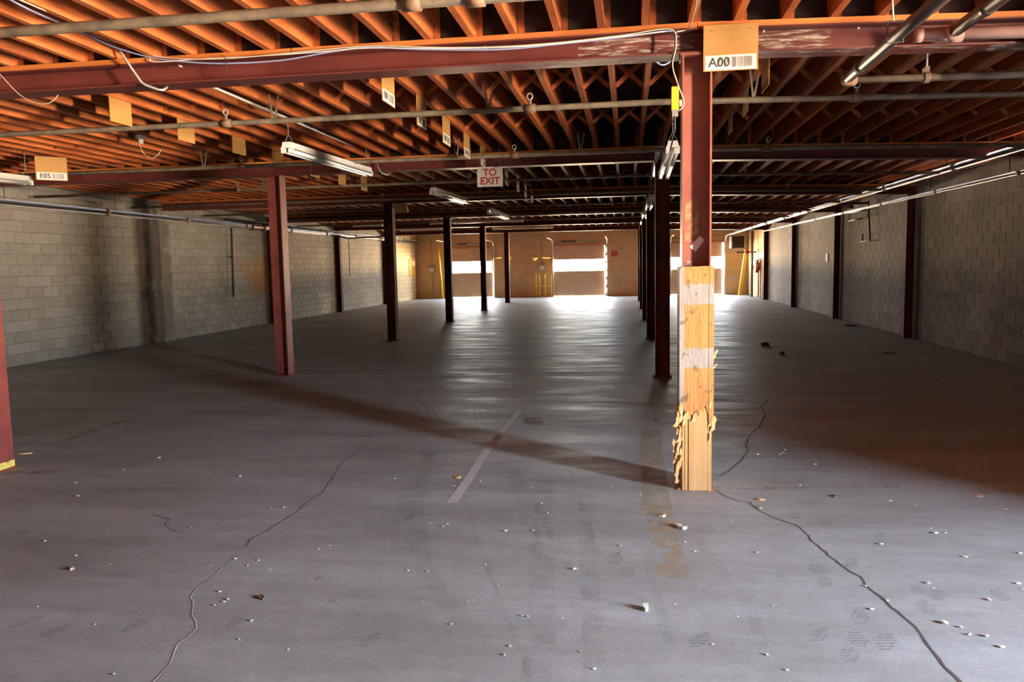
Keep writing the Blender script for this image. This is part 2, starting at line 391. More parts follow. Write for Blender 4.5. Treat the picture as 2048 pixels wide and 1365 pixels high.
# dusty boot prints: rows of short wavy lines
M_PRINT = worn('boot_print', (.10, .10, .105), .30, .52, 20, k=.3)
for (x, y, s, a) in ((1545,965,1,0),(1600,960,.8,.3),(1590,1032,1,.1),(1650,1045,1.1,0),(1760,1070,.9,.4),(1635,1140,1.1,.1),(1650,1165,1,.2),(1700,1128,1,.5),(1835,1180,.9,.2),
                     (1850,1215,1.1,.1),(1720,1236,1.1,.2),(1640,1270,1,.4),(1715,1280,1.1,.1),(1770,1285,1.2,.3),(1700,1310,1,.2),(2000,1192,1,0),(1400,1280,1.1,.4),(470,1245,.8,.0),
                     (50,1245,1,.3),(110,1262,1,.3),(270,1252,1,.1),(1230,1118,1.2,.1),(1255,1145,1.1,.0),(820,1035,.9,.2),(740,1280,1,.2),(1875,1192,.9,.3),(1560,1150,.6,.1)):
    mb = MB(); c = at_z(x, y)
    for k in range(6):
        yy = (k-2.5)*.022*s; L_ = .045*s*(1-abs(k-2.5)/5)
        row = [Vector((c.x+u*L_+yy*a, c.y+yy+.006*math.sin(u*7+k)+a*u*L_*.5, 0)) for u in (-1, -.5, 0, .5, 1)]
        r_ = ribbon(row, .008*s, .0006, 0, 0); mb.add(r_.v, r_.f)
    mb.build('boot_print', M_PRINT, fl)

# ------------------------------------------------------------------ block walls
BH, BL, GAP = .20, .40, .007
def block_mesh(L_, m, axis, sgn, proud=.012):
    """one block about its centre; its face looks towards sgn along the other axis; chamfered edge"""
    mb = MB(); a, h, c = L_/2-GAP/2, BH/2-GAP/2, .005
    def P(u, z, d): return (d*sgn, u, z) if axis == 1 else (u, d*sgn, z)
    vs = [P(u, z, -.02) for u, z in ((-a,-h),(a,-h),(a,h),(-a,h))]+[P(u, z, proud-min(.004, proud*.8)) for u, z in ((-a,-h),(a,-h),(a,h),(-a,h))]+\
         [P(u, z, proud) for u, z in ((-a+c,-h+c),(a-c,-h+c),(a-c,h-c),(-a+c,h-c))]
    fs = [(8,9,10,11)]
    for i in range(4):
        j = (i+1) % 4; fs += [(i, j, 4+j, 4+i), (4+i, 4+j, 8+j, 8+i)]
    fs += [(3,2,1,0)]
    mb.add(vs, fs); return mb
def courses(u0, u1, z1, skip=None):
    out = []; r = 0
    while r*BH < z1-.02:
        c0 = math.floor(u0/BL)-1
        while True:
            a = (c0-.5*(r % 2))*BL; b = a+BL
            if a >= u1: break
            a2, b2 = max(a, u0), min(b, u1)
            if b2-a2 > .05 and not (skip and skip((a2+b2)/2, r*BH+BH/2)): out.append((a2, b2, r*BH))
            c0 += 1
        r += 1
    return out
def prd(sgn): return .012 if sgn > 0 else .004
def block_wall(wall, X, axis, sgn, u0, u1, z1, m, near, n_single, skip=None):
    cs = [c for c in courses(u0, u1, z1, skip)]
    singles = sorted([c for c in cs if c[1]-c[0] > .38 and near and c[0] >= near], key=lambda c: c[0])[:n_single]
    sset = set(singles)
    if singles: me = block_mesh(BL, m, axis, sgn, prd(sgn)).mesh('block', m)
    for (a, b, z) in singles:
        link('block', me, wall, loc=(X, (a+b)/2, z+BH/2) if axis == 1 else ((a+b)/2, X, z+BH/2))
    mb = MB()
    for (a, b, z) in cs:
        if (a, b, z) in sset: continue
        q = block_mesh(b-a, m, axis, sgn, prd(sgn)); off = (X, (a+b)/2, z+BH/2) if axis == 1 else ((a+b)/2, X, z+BH/2)
        mb.add([(v[0]+off[0], v[1]+off[1], v[2]+off[2]) for v in q.v], q.f)
    o = mb.build('blockwork', m, wall); o['kind'] = 'stuff'
    return o
wl = struct('wall_left', MB().box(WL-.3, WL-.010, YF-.3, YB+.4, -.1, 3.68), M_MORT_D)
block_wall(wl, WL-.010, 1, 1, 7.0, 33.7, 3.58, M_BLK_L, 11.6, 300)
wr_open = MB().box(WR+.010, WR+.3, DOOR_Y1, YB+.4, -.1, 3.60).box(WR+.010, WR+.3, YF-.3, DOOR_Y0, -.1, 3.60).box(WR+.010, WR+.3, DOOR_Y0, DOOR_Y1, DOOR_H, 3.55)
wr = struct('wall_right', wr_open, M_MORT_L)
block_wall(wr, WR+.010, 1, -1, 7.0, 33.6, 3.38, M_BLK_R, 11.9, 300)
mbt = MB()
for (wallo, X, sg, m, y0) in ((wl, WL-.010, 1, M_BLK_T, 33.7), (wr, WR+.010, -1, M_BLK_T, 33.6)):  # last stretch of both side walls turns tan towards the back
    o = block_wall(wallo, X, 1, sg, y0, YB, 3.4, m, None, 0); o['label'] = 'tan blockwork at the far end'
struct('wall_front', MB().box(WL-.3, WR+.3, YF-.3, YF, -.1, 3.68), M_BLK_R)
# back wall around the three dock door openings
OPEN = [(-9.05, -6.84), (-3.76, -1.12), (2.05, 4.58)]; OH = 2.56
mb = MB(); x = WL-.3
for a, b in OPEN:
    mb.box(x, a, YB+.01, YB+.3, -.1, 3.66); mb.box(a, b, YB+.01, YB+.3, OH, 3.6); x = b
mb.box(x, WR+.3, YB+.01, YB+.3, -.1, 3.66)
wb = struct('wall_back', mb, M_BLK_B)
block_wall(wb, YB+.01, 0, -1, WL, WR, 3.4, M_BLK_B, None, 0, skip=lambda u, z: any(a-.1 < u < b+.1 for a, b in OPEN) and z < OH+.05)
# masonry pilaster on the left wall
pil = struct('trim_1', MB().box(WL-.05, WL+.14, 16.75, 17.15, 0, 3.25), M_MORT_D)
me_p = None
for k in range(16):
    MB().box(WL+.10, WL+.15, 16.745+(0), 17.155, k*.2+.004, k*.2+.196).build('block', M_BLK_L, pil)

# ------------------------------------------------------------------ roof: deck, joists, bridging
def sloped_box(mb, x0, x1, y0, y1, h0, h1):
    vs = []
    for h in (h0, h1): vs += [(x0, y0, HB(x0)+h), (x1, y0, HB(x1)+h), (x1, y1, HB(x1)+h), (x0, y1, HB(x0)+h)]
    return mb.add(vs, [(0,3,2,1),(4,5,6,7),(0,1,5,4),(1,2,6,5),(2,3,7,6),(3,0,4,7)])
mb = MB(); 
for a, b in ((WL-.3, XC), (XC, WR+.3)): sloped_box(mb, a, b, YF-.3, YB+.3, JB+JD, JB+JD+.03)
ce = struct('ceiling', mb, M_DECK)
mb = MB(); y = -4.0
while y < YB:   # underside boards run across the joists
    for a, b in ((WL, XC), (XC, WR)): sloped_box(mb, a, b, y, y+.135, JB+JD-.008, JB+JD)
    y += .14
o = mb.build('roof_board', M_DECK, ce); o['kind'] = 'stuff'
JX = [.140+.3055*k for k in range(-36, 19) if WL+.05 < .140+.3055*k < WR-.05]
bays = [(0.064, COLY[0])]+[(COLY[i], COLY[i+1]) for i in range(5)]+[(COLY[5], YB)]
JW = .048
jm = {}
far = MB(); front = MB()
for bi, (y0, y1) in enumerate(bays):
    sh = .026 if bi % 2 else -.022
    for X in JX:
        x = X+sh+random.uniform(-.006, .006); zb = HB(X)+JB; a, b = y0-.09, y1+.09
        if bi < 5:
            key = bi
            if key not in jm: jm[key] = MB().box(-JW/2, JW/2, a+.07, b-.07, 0, JD-.01).mesh('joist', M_WOOD)
            link('joist', jm[key], ce, loc=(x, 0, zb+.001))
        else: far.box(x-JW/2, x+JW/2, a, b, zb, zb+JD-.01)
for X in JX: front.box(X-JW/2, X+JW/2, YF, .06, HB(X)+JB, HB(X)+JB+JD-.01)
o = far.build('joist', M_WOOD, ce); o['kind'] = 'stuff'
o = front.build('joist', M_WOOD, ce); o['kind'] = 'stuff'
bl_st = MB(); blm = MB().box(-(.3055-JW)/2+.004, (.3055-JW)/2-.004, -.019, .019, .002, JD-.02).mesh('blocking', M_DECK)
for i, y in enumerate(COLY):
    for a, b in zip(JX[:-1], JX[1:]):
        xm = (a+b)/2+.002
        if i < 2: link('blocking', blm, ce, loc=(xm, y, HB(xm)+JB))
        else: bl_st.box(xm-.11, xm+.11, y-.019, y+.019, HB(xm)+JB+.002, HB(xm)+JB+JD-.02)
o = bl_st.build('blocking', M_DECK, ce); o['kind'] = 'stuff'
# cross bridging between the joists, two rows to a bay
br_st = MB(); brm = None
L_b = .3055-JW
brm = [MB().bar((-L_b/2, s*.025, .03 if s < 0 else JD-.03), (L_b/2, s*.025, JD-.03 if s < 0 else .03), .04, .018, up=(0, 1, 0)).mesh('bridging', M_WOOD) for s in (-1, 1)]
for bi, (y0, y1) in enumerate(bays):
    for fr in (1/3, 2/3):
        yy = y0+(y1-y0)*fr
        for a, b in zip(JX[:-1], JX[1:]):
            xm = (a+b)/2+(.026 if bi % 2 else -.022); zb = HB(xm)+JB
            if bi == 1 and True:
                for k in (0, 1): link('bridging', brm[k], ce, loc=(xm, yy, zb))
            else:
                br_st.bar((xm-L_b/2, yy-.025, zb+.03), (xm+L_b/2, yy-.025, zb+JD-.03), .04, .018, up=(0,1,0))
                br_st.bar((xm-L_b/2, yy+.025, zb+JD-.03), (xm+L_b/2, yy+.025, zb+.03), .04, .018, up=(0,1,0))
o = br_st.build('bridging', M_WOOD, ce); o['kind'] = 'stuff'

# ------------------------------------------------------------------ beams and columns
ORD = ['nearest', 'second', 'third', 'fourth', 'fifth', 'sixth']
BEAMLAB = ['red oxide steel beam nearest the camera, carrying cables and the A00 sign', 'red steel beam second from the camera, above the TO EXIT sign',
           'dark steel beam third from the camera, lower edge lit from the back', 'dark steel beam fourth from the camera across the ceiling',
           'dark steel beam fifth from the camera across the ceiling', 'dark steel beam farthest from the camera, just before the dock doors']
for i, y in enumerate(COLY):
    t = thing('steel_beam', (0, y, 0), BEAMLAB[i], 'beam', 'steel beams across the ceiling')
    hprofile(MB(), .20, BEAM_H, .011, (WL-.02, XL, XC, WR+.02), y, 'x').build('beam', M_STEEL, t)
    for a, b in ((WL, -6.1), (-6.09, -2.45), (-2.44, XC), (XC+.003, 3.2), (3.21, WR)):
        nm = MB(); sloped_box(nm, a, b, y-.095, y+.095, BEAM_H, JB); nm.build('nailer', M_NAIL, t)
    if i == 0:
        for X in (-4.87, -3.33, -1.0, .90, 1.5):
            MB().tube([(X, y-.075, HB(X)+.125), (X, y-.106, HB(X)+.125)], .008, 6).build('bolt', M_GALV, t)
M_SCUFF = worn('scraped_paint', (.55, .44, .36), .50, .62, 9, stretch=(.6, 1, 5), k=.7)
b0 = bpy.data.objects['steel_beam']; yy = COLY[0]
for xa, xb in ((-.35, XC-.02), (.78, 1.35)):
    MB().box(xa, xb, yy-.0075, yy-.0062, HB(xb)+.02, HB(xa)+.145).build('scuff', M_SCUFF, b0)
for xa, xb in ((-.6, XC-.11), (XC+.11, 2.9)):
    MB().add([(xa, yy-.099, HB(xa)-.0012), (xb, yy-.099, HB(xb)-.0012), (xb, yy+.099, HB(xb)-.0012), (xa, yy+.099, HB(xa)-.0012)], [(0, 1, 2, 3)]).build('scuff', M_SCUFF, b0)
SIDE = {}
def column(x, y, label, m, i):
    t = thing('steel_column', (x, y, 0), label, 'column', 'steel columns')
    hprofile(MB(), .20, .20, .013, (x, y, .014), (x, y, HB(x)-.014), 'z').build('shaft', m, t)
    MB().box(x-.13, x+.13, y-.11, y+.11, 0, .014).build('base_plate', m, t)
    MB().box(x-.11, x+.11, y-.11, y+.11, HB(x)-.014, HB(x)-.0005).build('cap_plate', m, t)
    return t
names = ['%s column of the %s row']
LL = ['red steel column with a yellow scuffed foot at the left edge of the picture', 'red steel H column, first one standing wholly in view in the left row',
      'dark steel column second in the left row, below the dome lamp', 'dark steel column third in the left row, left of the left dock door window',
      'dark steel column fourth in the left row, crossing the left dock door', 'slim dark steel column fifth in the left row, farthest back']
RL = ['red steel column wrapped at its foot in a battered wooden casing', 'rusty steel column just behind and left of the wood-cased one',
      'dark steel column second behind the wood-cased one', 'dark steel column third behind the wood-cased one', 'dark steel column fourth behind the wood-cased one',
      'dark steel column farthest behind the wood-cased one']
for i, y in enumerate(COLY):
    t = column(XL, y, LL[i], M_STEEL if i < 2 else M_STEEL_D, i)
    if i == 0:
        tag(MB().box(XL-.102, XL+.103, y-.102, y+.102, .014, .07).build('painted_foot', worn('yellow_foot', (.62, .48, .10), .3, .5, 20, k=.9), t), 'yellow paint round the foot')
    t = column(XC, y, RL[i], M_STEEL_C0 if i == 0 else M_STEEL_D, i)
    if i == 0: C0 = t
WRLAB = ['dark steel wall column on the right wall, nearest in view', 'dark steel wall column on the right wall, second in view', 'rust coloured wall column on the right wall, third in view', 'rust coloured wall column on the right wall, fourth, next to the fire extinguisher bay']
for k, i in enumerate((2, 3, 4, 5)):
    y = COLY[i]; x = WR-.085
    t = thing('wall_column', (x, y, 0), WRLAB[k], 'column', 'wall columns on the right wall')
    mb = MB(); mb.box(x-.085, x-.073, y-.10, y+.10, .012, HB(x)); mb.box(x+.060, x+.072, y-.10, y+.10, .012, HB(x)); mb.box(x-.073, x+.060, y-.006, y+.006, .012, HB(x))
    mb.build('shaft', M_STEEL_D, t); MB().box(x-.09, x+.075, y-.11, y+.11, 0, .012).build('base_plate', M_STEEL_D, t)
WLLAB = {3: 'dark steel wall column on the left wall, hidden mostly by the first left column', 4: 'dark steel wall column on the left wall between the first two left columns'}
for i in (3, 4, 5):
    y = COLY[i]; x = WL+.085
    t = thing('wall_column', (x, y, 0), WLLAB.get(i, 'dark steel wall column on the left wall near the tan corner'), 'column', 'wall columns on the left wall')
    mb = MB(); mb.box(x+.073, x+.085, y-.10, y+.10, .012, HB(x)); mb.box(x-.072, x-.060, y-.10, y+.10, .012, HB(x)); mb.box(x-.060, x+.073, y-.006, y+.006, .012, HB(x))
    mb.build('shaft', M_STEEL_D, t); MB().box(x-.075, x+.09, y-.11, y+.11, 0, .012).build('base_plate', M_STEEL_D, t)

# wooden casing round the nearest column
def case_material():
    m = bpy.data.materials.new('casing_wood'); m.use_nodes = True; nt = m.node_tree; N = nt.nodes; L = nt.links
    b = N['Principled BSDF']; b.inputs['Roughness'].default_value = .7
    geo = N.new('ShaderNodeNewGeometry'); sep = N.new('ShaderNodeSeparateXYZ'); L.new(geo.outputs['Position'], sep.inputs[0])
    def nz(scale, st=(1,1,1), det=6):
        mp = N.new('ShaderNodeMapping'); mp.inputs['Scale'].default_value = st; L.new(geo.outputs['Position'], mp.inputs[0])
        n = N.new('ShaderNodeTexNoise'); n.inputs['Scale'].default_value = scale; n.inputs['Detail'].default_value = det; L.new(mp.outputs[0], n.inputs['Vector']); return n.outputs[0]
    def ramp(s, p0, c0, p1, c1):
        r = N.new('ShaderNodeValToRGB'); r.color_ramp.elements[0].position = p0; r.color_ramp.elements[0].color = (*c0, 1)
        r.color_ramp.elements[1].position = p1; r.color_ramp.elements[1].color = (*c1, 1); L.new(s, r.inputs[0]); return r.outputs[0]
    def mth(op, a, b_=0.0, c_=0.0):
        n = N.new('ShaderNodeMath'); n.operation = op
        for i, v in enumerate((a, b_, c_)):
            if isinstance(v, (int, float)): n.inputs[i].default_value = v
            else: L.new(v, n.inputs[i])
        return n.outputs[0]
    def mix(f, a, c, mode='MIX'):
        x = N.new('ShaderNodeMix'); x.data_type = 'RGBA'; x.blend_type = mode; L.new(f, x.inputs[0]) if not isinstance(f, float) else setattr(x.inputs[0], 'default_value', f)
        L.new(a, x.inputs[6]); L.new(c, x.inputs[7]) if not isinstance(c, tuple) else setattr(x.inputs[7], 'default_value', (*c, 1)); return x.outputs[2]
    wood = ramp(nz(5, (8, 8, .5)), .3, (.33, .125, .025), .7, (.44, .195, .05))
    z = mth('ADD', sep.outputs[2], mth('MULTIPLY', mth('SUBTRACT', nz(18), .5), .05))
    def band(lo, hi): return mth('MULTIPLY', mth('GREATER_THAN', z, lo), mth('LESS_THAN', z, hi))
    x = mth('ADD', sep.outputs[0], mth('MULTIPLY', mth('SUBTRACT', nz(25), .5), .012))
    paint = mth('MAXIMUM', mth('MAXIMUM', band(1.335, 1.475), band(.885, 1.025)), mth('LESS_THAN', x, .379))
    pcol = ramp(nz(7, (1, 1, .6)), .35, (.20, .193, .183), .65, (.27, .26, .25))
    c = mix(mth('MULTIPLY', paint, .88), wood, pcol)
    pit = ramp(nz(16, (1, 1, .8), 8), .60, (0, 0, 0), .645, (1, 1, 1)); pit2 = ramp(nz(30, (1, 1, .5), 8), .66, (0, 0, 0), .69, (1, 1, 1))
    c = mix(mth('MULTIPLY', mth('MAXIMUM', pit, pit2), .75), c, (.10, .045, .02))
    L.new(c, b.inputs['Base Color'])
    bp = N.new('ShaderNodeBump'); bp.inputs['Strength'].default_value = .6; bp.inputs['Distance'].default_value = .006
    L.new(nz(20, (3, 3, .6)), bp.inputs['Height']); L.new(bp.outputs[0], b.inputs['Normal'])
    return m
M_CASE = case_material()
M_INNER = mat('pale_inner_wood', (.46, .27, .105), .7, col2=(.38, .20, .07), scale=4, stretch=(8, 8, .4), bump=.2)
y0 = COLY[0]; CF = y0-.125; CH = 1.60
cs = thing('wood_casing', (XC, y0, 0), 'battered wooden casing with worn grey painted bands round the foot of the nearest column', 'column guard')
def ragged(x0, x1, z0, z1, top_rag, bot_rag, n=9):
    """board outline in XZ with broken top or bottom edges"""
    pts = [(x0+(x1-x0)*i/n, z1-(random.random()*top_rag if 0 < i < n else 0)) for i in range(n+1)]
    pts += [(x1-(x1-x0)*i/n, z0+random.random()*bot_rag) for i in range(n+1)]
    return pts
def board(name, x0, x1, ya, yb, z0, z1, tr, brg, m, lab=None):
    P = ragged(x0, x1, z0, z1, tr, brg)
    o = MB().prism([(p[0], ya, p[1]) for p in P], (0, yb-ya, 0), (0, 0, 0)).build(name, m, cs)
    if lab: o['label'] = lab
    return o
XA, XB = XC-.118, XC+.118
board('front_board', XA+.028, XB-.036, CF-.002, CF+.02, .52, CH, .006, .10, M_CASE)
board('front_board', XA+.066, XB-.040, CF+.004, CF+.024, .0, .60, .0, .004, M_INNER, 'pale bare front board below the break')
board('inner_strip', XA+.040, XA+.060, CF+.008, CF+.026, .0, .56, .0, .004, M_INNER)
board('inner_strip', XA+.022, XA+.036, CF+.006, CF+.026, .0, .54, .0, .004, M_INNER)
MB().box(XA, XA+.028, CF-.004, y0+.13, .56, CH).build('side_board', M_CASE, cs)
MB().box(XB-.034, XB, CF-.004, y0+.13, .50, CH-.004).build('side_board', M_CASE, cs)
MB().box(XB-.038, XB-.012, CF+.004, y0+.13, 0, .50).build('side_board', M_INNER, cs)
MB().box(XA+.012, XA+.020, CF+.02, y0+.13, 0, .55).build('side_board', M_INNER, cs)
MB().box(XA, XB, y0+.13, y0+.15, 0, CH-.01).build('back_board', M_CASE, cs)
def splinter(x, y, z, h, w, lean, tilt):
    P = [(0, 0), (w*.5, h*.15), (w*.35, h*.5), (w*.6, h*.75), (w*.1, h), (-w*.35, h*.7), (-w*.2, h*.4), (-w*.5, h*.1)]
    P = [(x+px+lean*pz+random.uniform(-1, 1)*w*.12, y+tilt*pz, z+pz) for px, pz in P]
    MB().prism(P, (0, random.uniform(.006, .016), 0), (0, 0, 0)).build('splinter', M_SPL, cs)
for k in range(26):
    z = .09+.46*k/26+random.uniform(-.02, .02)
    splinter(XA+random.uniform(-.030, .012), CF+random.uniform(-.008, .03), z, random.uniform(.05, .13), random.uniform(.012, .032), random.uniform(-.15, .2), random.uniform(-.15, .1))
for x, z, h, w, l in ((XA+.012, .50, .14, .03, -.05), (XA+.03, .47, .10, .03, .1), (XA-.028, .46, .09, .035, .35), (XA-.02, .10, .12, .03, .1), (XA-.014, .05, .10, .028, -.1),
                      (XB-.002, .95, .07, .022, .30), (XB-.004, .88, .04, .020, .6), (XB-.012, .43, .12, .03, .15), (XB-.02, .47, .08, .03, .2), (XB-.03, .36, .06, .014, .1), (XB-.025, .60, .05, .014, .1),
                      (XC-.02, .50, .07, .03, .1), (XC+.03, .54, .05, .02, -.1), (XC-.06, .52, .06, .025, -.1)):
    splinter(x, CF-.004, z, h, w, l, -.05)
q0, q1 = at_y(1370, 400, y0-.0075), at_y(1398, 482, y0-.0075)
MB().box(q0.x, q1.x, y0-.0082, y0-.0066, q1.z, q0.z).build('worn_patch', worn('ochre_wear', (.46, .30, .13), .38, .72, 9, k=.75), C0)
lab = thing('paper_label', (XC, y0-.013, 0), 'tilted white paper label stuck to the nearest red column', 'label')
P = [at_y(x, y, y0-.0095) for x, y in ((1400,472),(1409,481),(1391,504),(1379,494))]
MB().prism(P, (0, .001, 0), (0, -.0012, 0)).build('paper', M_PAPER, lab)
P = [at_y(x, y, y0-.0085) for x, y in ((1367,532),(1369,524),(1376,521),(1384,524),(1385,532))]
MB().prism(P, (0, .001, 0), (0, -.0012, 0)).build('torn_paper', mat('torn_label', (.45, .30, .30), .8, col2=(.16, .05, .05), scale=60), lab)

# ------------------------------------------------------------------ dock doors
for i, (a, b) in enumerate(OPEN):
    nm = 'door_%d' % (i+1); lf = (a-.02, b-(.05, .085, .085)[i]); yd = YB+.05
    w0, w1 = 1.27, 1.88
    d = struct(nm, MB().box(a-.03, b+.03, YB-.02, YB+.01, OH-.02, OH+.10), M_TRIM)
    for (z0, z1) in ((.035, .625), (.626, 1.262), (1.888, OH+.02)):
        mb = MB().box(lf[0], lf[1], yd, yd+.045, z0, z1)
        n = 5
        for k in range(n):   # pressed ribs of the section
            zz = z0+(z1-z0)*(k+.5)/n; mb.box(lf[0]+.02, lf[1]-.02, yd-.006, yd, zz-.02, zz+.02)
        mb.build('panel', M_DOOR, d)
    fr = MB().box(lf[0], lf[0]+.035, yd, yd+.045, w0-.012, w1+.012).box(lf[1]-.03, lf[1], yd, yd+.045, w0-.012, w1+.012)
    fr.box(lf[0], lf[1], yd, yd+.045, w0-.012, w0+.02).box(lf[0], lf[1], yd, yd+.045, w1-.02, w1+.012); fr.build('window_rail', M_DOOR, d)
    pm = bpy.data.materials.get('door_pane')
    if not pm:
        pm = bpy.data.materials.new('door_pane'); pm.use_nodes = True; nt = pm.node_tree; nt.nodes.clear()
        o_ = nt.nodes.new('ShaderNodeOutputMaterial'); mx = nt.nodes.new('ShaderNodeMixShader'); tr = nt.nodes.new('ShaderNodeBsdfTransparent'); gl = nt.nodes.new('ShaderNodeBsdfGlossy')
        gl.inputs['Roughness'].default_value = .1; tr.inputs[0].default_value = (.63, .60, .55, 1); mx.inputs[0].default_value = .06
        nt.links.new(tr.outputs[0], mx.inputs[1]); nt.links.new(gl.outputs[0], mx.inputs[2]); nt.links.new(mx.outputs[0], o_.inputs[0])
    MB().box(lf[0]+.035, lf[1]-.03, yd+.020, yd+.024, w0+.02, w1-.02).build('pane', pm, d)
    # roller tracks: upright, bend, horizontal run under the joists
    for x in (a-.035, b+.035):
        if i == 0 and x > a: pass
        tr_ = MB().tube([(x, YB-.06, .02), (x, YB-.06, 2.35), (x, YB-.12, 2.62), (x, YB-.35, 2.80), (x, YB-.8, 2.86), (x, YB-2.9, 2.88)], .026, 6)
        tr_.build('track', M_GALV, d)
    MB().tube([(a-.05, YB-.10, OH+.20), (b+.05, YB-.10, OH+.20)], .022, 8).build('spring_shaft', M_GREY, d)
    MB().tube([(a+.4, YB-.10, OH+.20), ((a+b)/2-.2, YB-.10, OH+.20)], .045, 10).build('torsion_spring', M_DARK, d)
    MB().box(lf[1]-.02, lf[1]+.05, yd-.03, yd-.01, .62, .66).build('roller', M_GALV, d)
    portal('portal_door_%d' % i, ((lf[0]+lf[1])/2, yd+.10, (w0+w1)/2), (math.radians(-90), 0, 0), lf[1]-lf[0], w1-w0)
    portal('portal_gap_%d' % i, ((lf[1]+b)/2, yd+.10, 1.25), (math.radians(-90), 0, 0), b-lf[1], 2.4)
# the left door lets light by only below its window
MB().box(OPEN[0][1]-.06, OPEN[0][1]+.01, YB+.04, YB+.06, 1.30, 2.56).build('weather_seal', M_TRIM, bpy.data.objects['door_1'])
# open personnel door in the right wall beside the camera: the strong light on the near floor comes in here
dr = struct('door_4', MB().box(WR-.02, WR+.32, DOOR_Y0-.05, DOOR_Y0, 0, DOOR_H).box(WR-.02, WR+.32, DOOR_Y1, DOOR_Y1+.05, 0, DOOR_H).box(WR-.02, WR+.32, DOOR_Y0-.05, DOOR_Y1+.05, DOOR_H, DOOR_H+.05), M_DARK)
hx, hy, ang = WR-.03, DOOR_Y1+.02, math.radians(45)
dx, dy = -math.cos(ang), math.sin(ang)
mb = MB(); mb.bar((hx, hy, DOOR_H/2), (hx+dx*1.08, hy+dy*1.08, DOOR_H/2), .045, DOOR_H-.04); mb.build('leaf', M_GREY, dr)
portal('portal_door_side', (WR+.34, (DOOR_Y0+DOOR_Y1)/2, DOOR_H/2), (0, math.radians(90), 0), DOOR_H, DOOR_Y1-DOOR_Y0)

# ------------------------------------------------------------------ things on the back wall
def rail(x0, x1, h, lab):
    y = YB-.5
    t = thing('guard_rail', ((x0+x1)/2, y, 0), lab, 'railing', 'yellow guard rails')
    for x in (x0, x0+.18, x1-.3, x1): MB().tube([(x, y, 0), (x, y, h)], .022, 8).build('post', M_YEL, t)
    for z in (h, h*.47): MB().tube([(x0, y, z), (x1, y, z)], .022, 8).build('rail', M_YEL, t)
rail(-4.62, -3.86, 1.17, 'yellow pipe guard rail left of the middle dock door')
def dock_arm(x, z, sg, lab):
    t = thing('dock_lamp', (x, YB-.1, z), lab, 'lamp', 'yellow dock lamps')
    MB().bar((x, YB-.02, z), (x+.42*sg, YB-.5, z+.02), .05, .04).bar((x+.42*sg, YB-.5, z+.02), (x+.75*sg, YB-.35, z+.04), .05, .04).build('arm', M_YEL, t)
    MB().tube([(x+.70*sg, YB-.40, z+.04), (x+.85*sg, YB-.55, z-.04)], [.05, .10], 10).build('lamp_head', M_YEL, t)
    MB().box(x-.05, x+.05, YB-.03, YB, z-.18, z+.12).build('bracket', M_YEL, t)
dock_arm(-3.85, 1.95, -1, 'yellow swing-arm dock lamp folded beside the middle dock door')
dock_arm(-6.75, 2.0, 1, 'yellow swing-arm dock lamp right of the left dock door')
for x, z, lab in ((-4.35, 1.54, 'small grey control box above the yellow guard rail'), (-10.06, 1.53, 'small grey control box in the left back corner')):
    t = thing('control_box', (x, YB, z), lab, 'control box', 'dock door control boxes')
    MB().box(x-.15, x+.15, YB-.12, YB-.002, z-.17, z+.17).build('box', M_GREY, t)
    MB().box(x-.13, x+.13, YB-.126, YB-.12, z-.15, z+.03).build('label_plate', M_PAPER, t)
    MB().tube([(x, YB-.03, z+.17), (x, YB-.03, 3.1)], .015, 6).build('conduit', M_GREY, t)
    MB().tube([(x+.03, YB-.03, z-.17), (x+.03, YB-.03, .15)], .015, 6).build('conduit', M_GREY, t)
def yellow_post(a, b, r, lab):
    t = thing('guard_post', (a[0], a[1], 0), lab, 'post', 'yellow posts')
    MB().tube([a, b], r, 10).build('pipe', M_YEL, t); MB().box(a[0]-.11, a[0]+.11, a[1]-.11, a[1]+.11, 0, .012).build('base_plate', M_YEL, t)
yellow_post((-9.45, YB-.35, .006), (-9.62, YB-.35, 2.5), .055, 'yellow post leaning slightly left of the left dock door')
yellow_post((5.22, YB-.8, .006), (5.50, YB-.8, 2.15), .085, 'yellow post leaning right in the right back corner under the unit heater')
for k, z in enumerate((.52, 1.0)):
    pass
t = thing('red_notice', (-.72, YB, 2.1), 'small faded red notice right of the middle dock door', 'sign')
MB().box(-.88, -.56, YB-.012, YB-.002, 1.97, 2.25).build('plate', mat('faded_red', (.52, .10, .06), .7, var=.3, scale=25), t)
t = thing('wall_speaker', (-.38, YB, 2.36), 'small pale box high on the back wall above the red notice', 'box')
MB().box(-.46, -.30, YB-.06, YB-.002, 2.28, 2.45).build('case', M_PAPER, t); MB().box(-.43, -.33, YB-.064, YB-.06, 2.31, 2.42).build('grille', M_GREY, t)
t = thing('cover_plate', (5.0, YB, .8), 'square grey cover plate low on the back wall left of the leaning yellow post', 'plate')
MB().box(4.86, 5.12, YB-.012, YB-.002, .71, .90).build('plate', M_GALV, t); MB().tube([(4.99, YB-.02, .80), (4.99, YB-.01, .80)], .008, 6).build('screw', M_DARK, t)
